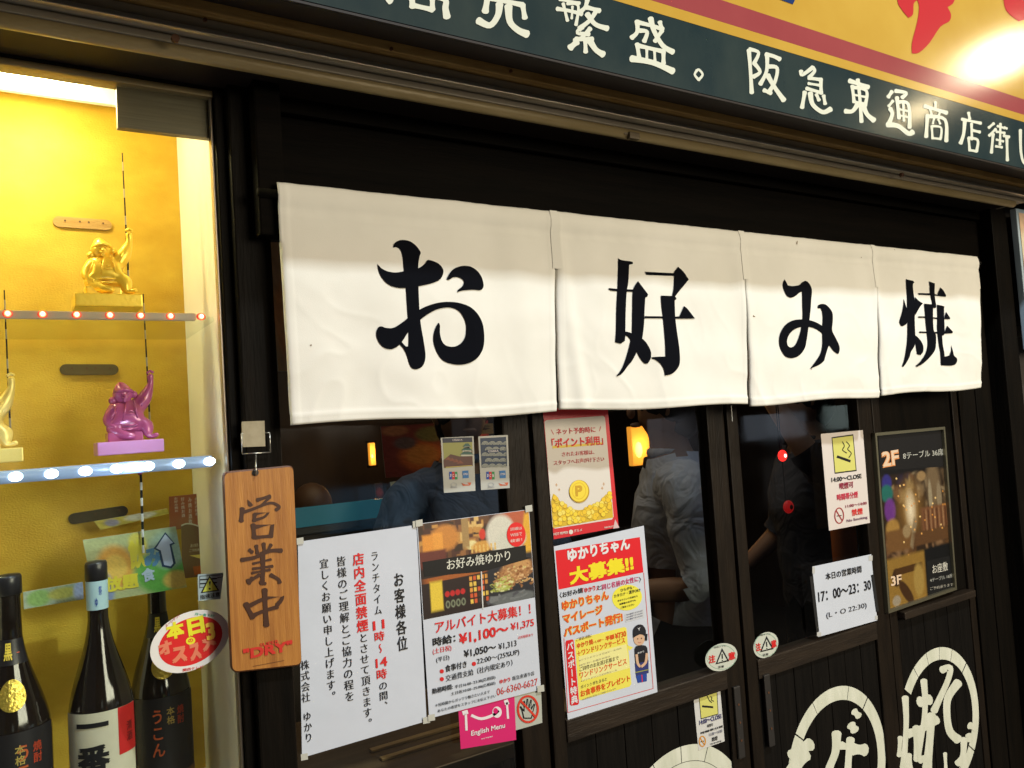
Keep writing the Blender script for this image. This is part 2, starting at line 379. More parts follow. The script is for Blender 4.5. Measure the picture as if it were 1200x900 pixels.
def blobs(bg, items, grain=.15, seed=3, clutter=(), soft=False, gain=1):
    rn = random.Random(seed); ng = np.random.RandomState(seed); items = list(items)
    first = []
    for (u0, u1, t0, t1, n, size, pal) in clutter:         # small random detail of a photograph
        for _ in range(n): (first if soft else items).append((rn.uniform(u0, u1), rn.uniform(t0, t1), size * rn.uniform(.3, 1.4), size * rn.uniform(.2, 1.0), rn.choice(pal), .55 if soft else 1.5, rn.uniform(-.6, .6), rn.choice('ob')))
    items = first + items
    def fn(u, t):
        c = np.ones(u.shape + (3,)) * np.array(bg)
        for it in items:
            cu, ct, ru, rt, col = it[:5]; sh = it[5] if len(it) > 5 else 1.5; rot = it[6] if len(it) > 6 else 0
            du, dt = u - cu, t - ct
            if rot: du, dt = du * math.cos(rot) + dt * math.sin(rot), -du * math.sin(rot) + dt * math.cos(rot)
            d = np.maximum(abs(du) / ru, abs(dt) / rt) if (len(it) > 7 and it[7] == 'b') else np.hypot(du / ru, dt / rt)
            a = np.clip((1.15 - d) * sh * 2, 0, 1)[..., None]; c = c * (1 - a) + np.array(col) * a
        return gain * c * (1 + grain * (ng.rand(*u.shape)[..., None] * 2 - 1))
    return fn
def cut(poly, cell):                                       # triangulate an outline with interior points so that it can follow a bent surface
    xs = [p[0] for p in poly]; ys = [p[1] for p in poly]; pts = [Vector(p[:2]) for p in poly]; n = len(pts)
    def inside(x, y):
        c = False; j = n - 1
        for i in range(n):
            xi, yi = poly[i][0], poly[i][1]; xj, yj = poly[j][0], poly[j][1]
            if (yi > y) != (yj > y) and x < (xj - xi) * (y - yi) / (yj - yi) + xi: c = not c
            j = i
        return c
    x = min(xs)
    while x < max(xs):
        y = min(ys)
        while y < max(ys):
            if inside(x, y) and min((Vector((x, y)) - p).length for p in pts[:n]) > cell * .35: pts.append(Vector((x, y)))
            y += cell
        x += cell
    r = delaunay_2d_cdt(pts, [], [list(range(n))], 1, 1e-5)
    return r[0], r[2]
# ------------------------------------------------------------------ setting
box('ground', -12, 14, -9, .12, -.3, 0, M['ground'], kind='structure')
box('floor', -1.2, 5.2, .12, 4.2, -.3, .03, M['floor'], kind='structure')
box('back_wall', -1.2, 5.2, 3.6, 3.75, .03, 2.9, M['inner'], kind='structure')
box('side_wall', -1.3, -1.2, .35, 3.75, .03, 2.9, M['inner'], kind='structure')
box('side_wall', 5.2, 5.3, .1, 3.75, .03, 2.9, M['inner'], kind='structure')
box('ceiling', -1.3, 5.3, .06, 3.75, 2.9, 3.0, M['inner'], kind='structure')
box('wall', -1.5, 5.3, -.005, .06, 2.2, 3.3, M['dark'], kind='structure')
box('wall', -1.5, .262, -.02, .06, 0, 1.0, M['plank'], kind='structure')
box('wall', 2.3865, 5.3, 0, .06, 0, 2.1995, mat('neighbour plaster wall', (.030, .024, .020), .7, var=.3, vscale=5, bump=.3), kind='structure')
box('partition_wall', .30, .34, .33, 2.2, .03, 2.9, M['inner'], kind='structure')
# ------------------------------------------------------------------ shop front timber
def simple(name, label, cat, *a, bev=.003, group=None, m=None):
    o = box(name, *a, m, None, bev); return setp(o, label, cat, group)
t = thing('header_beam', 'long black timber header above the white door curtain', 'beam', (1.3, 0, 2.0))
box('beam_board', .326, 2.30, -.012, .05, 1.985, 2.122, M['darkh'], t, .003)
box('beam_board', .326, 2.30, -.022, .05, 2.124, 2.20, M['darkh'], t, .004)
simple('timber_post', 'black square post between the lit display case and the paper notice', 'post', .2745, .3245, -.03, .06, 0, 2.2, m=M['dark'])
simple('timber_bracket', 'short black block at the top left corner of the door curtain', 'bracket', .302, .3400, -.060, -.032, 1.93, 2.15, m=M['darkh'])
t = thing('end_wall', 'dark board wall at the right end of the shop front', 'wall', (2.13, 0, 0))
for i, (a, b) in enumerate(((2.136, 2.216), (2.218, 2.298))): box('board', a, b, -.006 - .002 * (i % 2), .04, 0, 1.983, M['dark'], t, .002)
simple('corner_post', 'black corner post right of the curtain beside the neighbouring poster', 'post', 2.302, 2.385, -.05, .06, 0, 2.2, m=M['dark'])
# gutter / shutter channel
t = thing('shutter_channel', 'dull metal shutter channel with a pale wood strip running under the sign', 'channel', (.6, -.1, 2.15))
X0, X1 = -1.5, 2.34
box('wood_strip', X0, X1 + .06, -.155, .0, 2.181, 2.196, M['strip'], t, .002)
MB().box(X0, X1, -.140, -.006, 2.1605, 2.180, None, .002).build('top_channel', M['alu'], t)
box('bright_lip', X0, X1, -.148, -.1415, 2.1565, 2.1635, M['lip'], t, .001)
MB().box(X0, X1, -.122, -.006, 2.150, 2.1595, None, .001).build('lower_recess', M['alu'], t)
MB().tube([(X0, -.108, 2.146), (X1 - .04, -.108, 2.146)], .0105, 12).build('round_bar', M['bronze'], t, True)
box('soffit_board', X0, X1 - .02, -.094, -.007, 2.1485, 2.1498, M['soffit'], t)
pp = U(731, 155, -.10)
MB().box(pp.x - .016, pp.x + .016, -.118, -.094, pp.z - .012, pp.z + .006, None, .003).box(pp.x - .006, pp.x + .018, -.122, -.112, pp.z - .018, pp.z - .006, None, .002).build('clip', M['steel'], t)
for px, py in ((458, 58), (598, 84), (852, 117), (240, 24)):
    q = U(px, py, -.155); MB().tube([(q.x, -.1585, q.z), (q.x, -.155, q.z)], .0025, 8).build('nail', M['boardedge'], t)
for px, py in ((1056, 203), (205, 42)):
    q = U(px, py, -.142); MB().tube([(q.x, -.146, q.z - .004), (q.x, -.140, q.z - .004)], .005, 8).build('bolt', M['boardedge'], t)
# ------------------------------------------------------------------ windows and sliding doors
def leaf(name, label, cat, x0, x1, y, sill, glass=True, planks=True, lw=.045, rw=.045, top=2.0, trim=0):
    t = thing(name, label, cat, ((x0 + x1) / 2, y, 0))
    box('stile', x0, x0 + lw, y, y + .032, .02, top, M['door'], t, .003)
    box('stile', x1 - rw, x1, y, y + .032, .02, top, M['door'], t, .003)
    a, b = x0 + lw + .0005, x1 - rw - .0005
    box('rail', a, b, y - .002, y + .034, sill - .040, sill, M['rail'], t, .003)
    box('rail', a, b, y + .002, y + .03, .02, .12, M['door'], t, .003)
    box('rail', a, b, y + .002, y + .03, top - .05, top, M['door'], t, .003)
    box('glass_pane', a, b, y + .014, y + .018, sill + .0005, top - .051, M['glass'], t)
    n = max(1, round((b - a) / .062)); s = (b - a) / n
    for i in range(n):
        o = MB().box(a + i * s + .0008, a + (i + 1) * s - .0008, y + .006 + .0004 * (i % 2), y + .024, .121, sill - .041, None, .0012).build('plank', M['plank'], t)
    return t, a, b, n, s
SZ = 1.128
Lw = leaf('fixed_window', 'fixed window left of the doors carrying the large white notice', 'window', .3255, .772, .012, .985, lw=.012, rw=.055)
Ld = leaf('sliding_door', 'left sliding door with the red and white recruiting poster', 'door', .774, 1.252, .004, SZ, lw=.028, rw=.050, trim=1)
Rd = leaf('sliding_door', 'right sliding door with the printed opening hours sheet', 'door', 1.254, 1.752, -.002, SZ, lw=.032, rw=.055)
t = thing('side_panel', 'fixed dark panel holding the framed interior picture at the right', 'panel', (1.86, 0, 0))
box('stile', 1.754, 1.785, -.002, .04, .02, 1.984, M['door'], t, .003)
box('stile', 2.106, 2.134, -.002, .04, .02, 1.984, M['door'], t, .003)
box('ledge', 1.786, 2.105, -.020, .03, 1.118, 1.136, M['rail'], t, .003)
box('upper_board', 1.786, 2.105, .004, .03, 1.137, 1.984, M['dark'], t, .002)
for i in range(6):
    box('plank', 1.786 + i * .053, 1.786 + i * .053 + .0515, -.001 + .0004 * (i % 2), .02, .02, 1.117, M['plank'], t, .0012)
# recessed finger pulls
for px, py, px1, py1, par, y in ((862, 804, 869, 888, Ld[0], .002), (897, 790, 904, 874, Rd[0], -.004)):
    a, b = U(px, py, y), U(px1, py1, y)
    mb = MB().box(a.x - .009, a.x + .009, y - .004, y + .003, b.z, a.z, None, .002)
    o = mb.build('finger_pull', mat('grey door pull', (.022, .019, .017), .5, .2), par)
    for k in (.25, .5, .75):
        z = b.z + (a.z - b.z) * k; MB().tube([(a.x, y - .0052, z), (a.x, y - .0038, z)], .0022, 8).build('screw', M['boardedge'], o)
# painted round logos on the planks
LG = dict(c2=(1.065, .832, .176), c3=(1.527, .842, .172), c4=(1.925, .843, .176))
def logo(name, label, parent_y, cx, cz, r, x0, x1, step, strokes, crop, xoff=0, th=.030):
    t = thing(name, label, 'painted logo', (cx, parent_y, cz - r), 'round cream logos painted along the lower boards')
    y = parent_y; mb = MB(); n = 640
    def clipseg(poly):
        return poly
    for k in range(n):
        a0, a1 = 2 * math.pi * k / n, 2 * math.pi * (k + 1) / n
        q = [(cx + rr * math.cos(a), cz + rr * math.sin(a)) for rr, a in ((r, a0), (r, a1), (r - th, a1), (r - th, a0))]
        if min(p[0] for p in q) < x0 or max(p[0] for p in q) > x1: continue
        xm = sum(p[0] for p in q) / 4
        if abs((xm - xoff) / step - round((xm - xoff) / step)) * step < .0007: continue
        mb.add([(p[0], y, p[1]) for p in q], [(0, 1, 2, 3)])
    mb.build('ring', M['logo'], t)
    P = Print(y, crop)
    for st in strokes: P.brush(st[0], st[1] * 1.25, M['logo'])
    P.build('brush_character', t)
KL = (880, 750, 4.286)
logo('round_logo', 'round cream logo on the left door boards below the small smoking sticker', .0094, *LG['c2'], .80, 1.21, Ld[4], [], KL, xoff=Ld[1])
Z = MB(); 
c2 = LG['c2']; Z.add([(c2[0] + (c2[2] - .031) * math.cos(2 * math.pi * k / 64), .0094, c2[1] + (c2[2] - .031) * math.sin(2 * math.pi * k / 64)) for k in range(64) if math.sin(2 * math.pi * k / 64) > .55], [tuple(range(len([k for k in range(64) if math.sin(2 * math.pi * k / 64) > .55])))])
Z.build('painted_fill', M['logo'], bpy.data.objects['round_logo'])
logo('round_logo', 'round cream logo with brush strokes on the right door boards', .0034, *LG['c3'], 1.29, 1.72, Rd[4], [
    ([(210, 580), (255, 545), (295, 525)], 46), ([(262, 575), (230, 620), (200, 680)], 60), ([(430, 470), (425, 560), (395, 640), (380, 700)], 34),
    ([(505, 430), (520, 450)], 34), ([(500, 500), (490, 600), (485, 700)], 30), ([(455, 530), (500, 540)], 30), ([(515, 548), (570, 552)], 44), ([(520, 360), (540, 380)], 26)], KL, xoff=Rd[1])
logo('round_logo', 'round cream logo with brush strokes under the framed interior picture', -.0016, *LG['c4'], 1.786, 2.105, .053, [
    ([(868, 205), (875, 300), (870, 400), (850, 520), (835, 600)], 24), ([(775, 290), (780, 400), (775, 520), (765, 640)], 24), ([(850, 310), (895, 300)], 38),
    ([(790, 470), (850, 450), (930, 400)], 34), ([(905, 380), (900, 480), (885, 640)], 34), ([(830, 440), (835, 600)], 26), ([(750, 490), (745, 580)], 18), ([(790, 580), (800, 660)], 26),
    ([(960, 150), (1000, 140), (990, 200), (950, 290), (920, 355)], 26), ([(1040, 215), (990, 290), (985, 380), (1000, 460), (1040, 500)], 32),
    ([(975, 570), (980, 660)], 14), ([(1070, 500), (1065, 580), (1040, 620)], 26), ([(1095, 480), (1100, 500)], 26), ([(1100, 430), (1125, 440)], 26), ([(850, 600), (890, 590)], 30)], KL, xoff=1.7855)
# ------------------------------------------------------------------ display case
case = thing('display_case', 'glowing gold display case in the shop wall left of the black post', 'display case', (-.1, 0, 1.0))
CXL = -.62
box('frame_rail', CXL, .262, -.012, .03, 2.146, 2.21, M['dark'], case, .003)
box('frame_rail', CXL, .262, -.008, .02, 2.136, 2.1455, M['bronze'], case, .002)
box('frame_rail', CXL, .262, -.012, .03, 1.02, 1.10, M['dark'], case, .003)
box('frame_stile', .2595, .2735, -.014, .018, 1.02, 2.21, M['dark'], case, .002)
box('metal_edge', .2555, .259, -.004, .012, 1.101, 2.1355, M['lip'], case, .0006)
box('back_panel', CXL, .272, .27, .285, 1.08, 2.3, M['gold_wall'], case)
box('side_panel', .2595, .2725, .0185, .2695, 1.10, 2.25, M['case_white'], case)
box('side_panel', CXL - .02, CXL - .001, -.01, .2695, 1.10, 2.25, M['case_white'], case)
box('floor_panel', CXL, .2590, .0305, .2695, 1.085, 1.115, M['case_white'], case)
box('ceiling_panel', CXL, .2590, .031, .2695, 2.235, 2.25, M['case_white'], case)
box('lamp_baffle', CXL, .2590, .19, .20, 2.183, 2.234, M['case_white'], case)
box('glass_pane', CXL, .2550, .000, .004, 1.1015, 2.1350, M['glass'], case)
slab('cover_plate', [(136, 91), (254, 107), (255, 163), (138, 149)], .006, .012, M['steel'], case)
MB().tube([(CXL + .02, .13, 2.195), (.12, .13, 2.195)], .022, 12).build('lamp_tube', M['tube'], case, True)
for x in (-.5, -.3, -.1, .06): point('case_light', (x, .12, 2.165), 3.2, (1, .84, .44), .02)
for (px, py, z_) in ((120, 372, 0), (120, 552, 0)):
    z = U(px, py, .05).z
    box('shelf', CXL, .2585, .048, .262, z - .004, z + .003, M['shelfg'], case)
zs1 = U(120, 372, .05).z; zs2 = U(120, 552, .05).z
st = box('led_strip', CXL, .232, .036, .047, zs1 - .0045, zs1 + .0058, M['ledstrip'], case, .002)
for px in (-32, 9, 50, 90, 129, 165, 200, 236):
    q = U(px, 369 + px * .01, .034); MB().ball((q.x, .0365, zs1 + .001), .0058, M['red_halo'], seg=12, sc=(1.15, .25, .9)).ball((q.x, .0345, zs1 + .001), .0042, M['red_led'], seg=8).ball((q.x, .0325, zs1 + .001), .0027, M['red_core'], seg=8).build('led', None, st, True)
a, b = U(-40, 563, .03), U(251, 543, .03); b = Vector((.246, .03, a.z))
st = MB().tube([Vector((CXL, .03, a.z)), Vector((.242, .03, a.z))], .0085, 12).build('led_strip', M['bluestrip'], case, True)
for px in (-25, 18, 60, 100, 137, 174, 210, 246):
    q = U(px, 550, .022); MB().ball((q.x, .0215, a.z), .0062, M['white_led'], seg=10, sc=(1.3, .4, 1)).build('led', None, st, True)
for x in (-.3, -.05, .15): point('shelf_light', (x, .012, a.z), .26, (.62, .74, 1), .01)
for (p0, p1, m) in (((62, 259), (131, 264), M['strip']), ((70, 433), (139, 433), mat('brown cable slot', (.10, .07, .02), .5)), ((80, 609), (150, 598), mat('dark cable slot', (.03, .02, .008), .5))):
    a, b = U(*p0, .266), U(*p1, .266); r = .0085; n = (b - a).normalized(); up = Vector((-n.z, 0, n.x)); v = []
    for c, s in ((b, 1), (a, -1)):
        for k in range(9):
            an = -math.pi / 2 + math.pi * k / 8; v.append(c + (n * math.cos(an) * r + up * math.sin(an) * r) * s - n * s * r)
    N = len(v); o = link('slot_cover', v + [q + Vector((0, .0035, 0)) for q in v], [tuple(range(N)), tuple(range(N, 2 * N))[::-1]] + [(i, N + i, N + (i + 1) % N, (i + 1) % N) for i in range(N)], m, case)
    for k in (.2, .45, .6, .85):
        q = a.lerp(b, k); MB().tube([(q.x, .2645, q.z + .002), (q.x, .2655, q.z + .002)], .0016, 6).build('hole', M['boardedge'], o)
# figurines -------------------------------------------------------
def skin_mesh(nodes, edges, sub=2, name='body'):
    me = bpy.data.meshes.new('s'); me.from_pydata([n[0] for n in nodes], edges, []); o = bpy.data.objects.new('s', me); C.objects.link(o)
    mo = o.modifiers.new('s', 'SKIN'); mo.use_smooth_shade = True
    sv = me.skin_vertices[0].data
    for i, n in enumerate(nodes):
        r = n[1]; sv[i].radius = r if isinstance(r, tuple) else (r, r); sv[i].use_root = (i == 0)
    o.modifiers.new('u', 'SUBSURF').levels = sub
    dg = bpy.context.evaluated_depsgraph_get(); em = bpy.data.meshes.new_from_object(o.evaluated_get(dg))
    v = [x.co.copy() for x in em.vertices]; f = [tuple(p.vertices) for p in em.polygons]
    bpy.data.objects.remove(o); bpy.data.meshes.remove(me); bpy.data.meshes.remove(em)
    return v, f
FK = (70, 240, 6.425); FY = .11; FS = .00021
def fpt(x, y, d): q = U(FK[0] + x / FK[2], FK[1] + y / FK[2], FY); return q + Vector((0, d * FS, 0))
fn_nodes = [(360, 610, 0, 85), (352, 530, 0, 112), (342, 462, 5, 100), (322, 405, 0, 42), (312, 350, -15, 78), (300, 300, -5, 58), (288, 245, 10, 16),
            (252, 455, 0, 60), (195, 535, -20, 56), (225, 580, -60, 26), (262, 592, -85, 20),
            (425, 440, 0, 60), (472, 400, 0, 58), (505, 335, -5, 38), (525, 280, -5, 19), (518, 205, -5, 26),
            (490, 580, -60, 58), (490, 640, -80, 42), (500, 680, -90, 22), (570, 662, -110, 15),
            (235, 620, -50, 56), (320, 650, -95, 36), (400, 665, -110, 18)]
fn_edges = [(0, 1), (1, 2), (2, 3), (3, 4), (4, 5), (5, 6), (2, 7), (7, 8), (8, 9), (9, 10), (2, 11), (11, 12), (12, 13), (13, 14), (14, 15), (0, 16), (16, 17), (17, 18), (18, 19), (0, 20), (20, 21), (21, 22)]
FV, FF = skin_mesh([(fpt(a, b, c), r * FS) for a, b, c, r in fn_nodes], fn_edges, 2)
extra = MB().add(FV, FF)
for (x, y, d, r) in ((235, 385, -10, 28), (392, 352, -20, 26), (322, 362, -80, 16), (338, 345, -72, 10), (300, 345, -72, 10), (318, 392, -72, 14), (350, 322, -60, 14)): extra.ball(fpt(x, y, d), r * FS, seg=8)
for yy, ww, dd in ((590, 100, -88), (560, 112, -78), (480, 92, -72), (455, 70, -62)):
    extra.tube([fpt(352 - ww, yy + 8, dd * .35), fpt(352 - ww * .5, yy + 16, dd * 1.15), fpt(352, yy + 20, dd * 1.42), fpt(352 + ww * .5, yy + 14, dd * 1.15), fpt(352 + ww, yy, dd * .35)], 7 * FS, 6)
for (x0, y0, x1, y1) in ((330, 400, 300, 540), (385, 400, 410, 530), (250, 440, 215, 530), (470, 380, 440, 450)): extra.tube([fpt(x0, y0, -75), fpt((x0 + x1) / 2, (y0 + y1) / 2, -98), fpt(x1, y1, -92)], 6 * FS, 6)
extra.tube([fpt(245, 330, -30), fpt(280, 318, -74), fpt(320, 315, -84), fpt(362, 322, -66), fpt(385, 335, -25)], 11 * FS, 8)
extra.tube([fpt(292, 372, -82), fpt(318, 382, -92), fpt(345, 370, -82)], 6 * FS, 6)
for k in range(5): extra.ball(fpt(498 + k * 9, 190 + abs(k - 2) * 5, -28), 10 * FS, seg=6)
def figurine(label, dx, dz, mb_, mp, robe, first=[None]):
    base = fpt(350, 785, 0) + Vector((dx, 0, dz)); off = Vector((dx, 0, dz))
    t = thing('lucky_god_figurine', label, 'figurine', base, 'seated lucky god figurines in the display case')
    if first[0] is None:
        b = link('body', extra.v, extra.f, mb_, t, True)
        a0 = fpt(105, 785, 0); a1 = fpt(600, 700, 0); c0 = fpt(190, 698, 0); c1 = fpt(455, 630, 0)
        pl = MB().box(a0.x, a1.x, FY - .03, FY + .03, a0.z, a1.z, None, .0015).build('plinth', mp, t)
        st = MB().box(c0.x, c1.x, FY - .018, FY + .022, c0.z, c1.z, None, .002).build('seat', mb_, t)
        rod0 = fpt(518, 560, 0); rod1 = fpt(470, -390, 0); mb = MB()
        N = 14
        for k in range(N): mb.tube([rod0.lerp(rod1, k / N), rod0.lerp(rod1, (k + 1) / N)], .0013 - .0005 * k / N, 6, ink(BLACK) if k % 3 else ink((.35, .33, .28)))
        rd = mb.build('fishing_rod', None, t)
        bt = link('belt', *ring_of(fpt(352, 575, 0), 88 * FS, 10 * FS), robe, t, True)
        first[0] = [b, pl, st, rd, bt]
    else:
        for s, m in zip(first[0], (mb_, mp, mb_, None, robe)):
            n = s.copy(); C.objects.link(n); n.parent = t
            if m: n.data = s.data.copy(); n.data.materials[0] = m
    return t
def ring_of(c, R_, r, n=24, k=8):
    v = []; f = []
    for i in range(n):
        a = 2 * math.pi * i / n
        for j in range(k):
            b = 2 * math.pi * j / k; v.append(c + Vector(((R_ + r * math.cos(b)) * math.cos(a), (R_ + r * math.cos(b)) * math.sin(a), r * 1.6 * math.sin(b))))
    for i in range(n):
        for j in range(k): f.append((i * k + j, ((i + 1) % n) * k + j, ((i + 1) % n) * k + (j + 1) % k, i * k + (j + 1) % k))
    return v, f
g0 = fpt(350, 785, 0)
base1 = zs1 + .0035 - g0.z; base2 = zs2 + .0035 - g0.z
figurine('bright gold seated figurine raising a rod on the upper shelf', 0, base1, M['gold'], M['gold'], M['palegold'])
figurine('gold seated figurine cut off by the left picture edge on the upper shelf', -.178, base1, M['gold'], M['gold'], M['palegold'])
figurine('purple seated figurine raising a rod on the lower shelf', .020, base2, M['purple'], M['purple2'], M['purple2'])
figurine('pale gold seated figurine at the left end of the lower shelf', -.152, base2, M['palegold'], M['palegold'], M['gold'])
MBr = MB(); a, b = U(168, 648, .12), U(165, 556, .12)
for k in range(10): MBr.tube([a.lerp(b, k / 10), a.lerp(b, (k + 1) / 10)], .0017, 6, ink(BLACK) if k % 2 else ink(WHITE))
MBr.tube([b, b + Vector((-.004, 0, .012)), b + Vector((.004, 0, .02))], [.003, .006, .003], 8, M['purple'])
setp(MBr.build('striped_rod', None), 'black and white striped rod hanging below the cold white light strip', 'rod')
# pictures inside the case ------------------------------------------
t = thing('drinks_poster', 'colourful all-you-can-drink poster standing between the middle and right bottles', 'poster', U(160, 700, .128))
q = [(97, 633), (206, 617), (219, 688), (112, 706)]
slab('sheet', q, .129, .002, M['paper'], t)
picture('printed_picture', q, .128, 60, 44, blobs((.42, .46, .22), [(.28, .5, .2, .35, (.70, .36, .06)), (.28, .5, .12, .2, (.75, .5, .10)), (.75, .7, .3, .35, (.12, .38, .06)), (.85, .35, .2, .3, (.38, .50, .36)), (.1, .8, .12, .3, (.22, .28, .45)), (.9, .85, .15, .15, (.6, .4, .08)), (.55, .2, .1, .2, (.7, .6, .1))], .12, 5), t)
P = Print(.128, (20, 570, 5))
P.text('飲', 665, 490, 760, 470, 170, (.75, .66, .06), .05, 3); P.text('み', 750, 480, 850, 460, 110, (.10, .25, .42), .06, 3)
P.poly([(868, 268), (925, 335), (905, 345), (930, 450), (905, 480), (850, 470), (830, 380), (800, 365)], (.02, .04, .10), 4); P.poly([(868, 280), (915, 330), (893, 338), (915, 450), (900, 468), (862, 460), (842, 375), (815, 362)], (.55, .60, .68), 5)
P.text('放題', 520, 625, 715, 590, 90, (.72, .62, .05), .05, 4); P.text('食', 738, 565, 815, 545, 80, (.45, .55, .65), .04, 5); P.text('べ', 430, 600, 490, 590, 50, (.05, .1, .35), .03, 4)
P.build('lettering', t)
t = thing('strip_label', 'pale tilted paper strip stuck left of the middle bottle', 'label', U(60, 715, .2))
q = [(27, 694), (97, 682), (98, 702), (28, 714)]
slab('sheet', q, .201, .0015, M['paper'], t)
picture('printed_picture', q, .2, 36, 10, blobs((.40, .46, .34), [(.25, .5, .2, .5, (.30, .48, .15)), (.65, .45, .25, .35, (.55, .50, .12)), (.95, .5, .12, .6, (.45, .5, .72))], .15, 6), t)
t = thing('wall_card', 'reddish brown card of vertical white writing behind the glass', 'card', U(225, 640, .24))
q = [(198, 582), (248, 577), (250, 618), (199, 621)]
slab('sheet', q, .241, .002, mat('rust card', (.33, .10, .04), .5), t)
P = Print(.24, (20, 570, 5))
for k, x in enumerate((930, 970, 1012, 1050, 1095)): P.vtext('お好み焼お酒飲物'[k % 3: k % 3 + 5], x, 62, x + 4, 62 + (90, 120, 160, 110, 170)[k], 22, (.6, .6, .58), .01)
P.build('lettering', t)
t = thing('menu_card', 'rounded brown menu card below the rust card in the case', 'card', U(235, 690, .24))
pts = [(970, 540), (962, 230), (1000, 218), (1060, 232), (1120, 270), (1152, 320), (1158, 520)]
slab('sheet', [(20 + x / 5, 570 + y / 5) for x, y in pts], .236, .002, mat('brown card', (.16, .075, .03), .5), t)
P = Print(.235, (20, 570, 5)); P.line(pts[1:6], 8, (.6, .58, .5), 2, 4); P.text('お好み焼', 1015, 358, 1112, 348, 20, (.5, .45, .35)); P.text('ご予約承ります', 1010, 385, 1115, 375, 18, (.5, .45, .35))
P.poly([(1010, 405), (1080, 398), (1150, 405), (1080, 425)], (.7, .55, .12)); P.poly([(1030, 470), (1120, 460), (1110, 500), (1040, 520)], (.4, .10, .02)); P.build('lettering', t)
t = thing('banner_strip', 'yellow and white banner strip behind the striped rod', 'banner', U(150, 620, .23))
q = [(110, 611), (196, 596), (198, 602), (118, 621)]
slab('sheet', q, .231, .002, M['paper'], t); picture('printed_picture', q, .23, 30, 6, blobs((.62, .55, .10), [(.6, .4, .22, .5, (.75, .75, .68)), (.2, .5, .1, .4, (.3, .3, .5))], .2, 8), t)
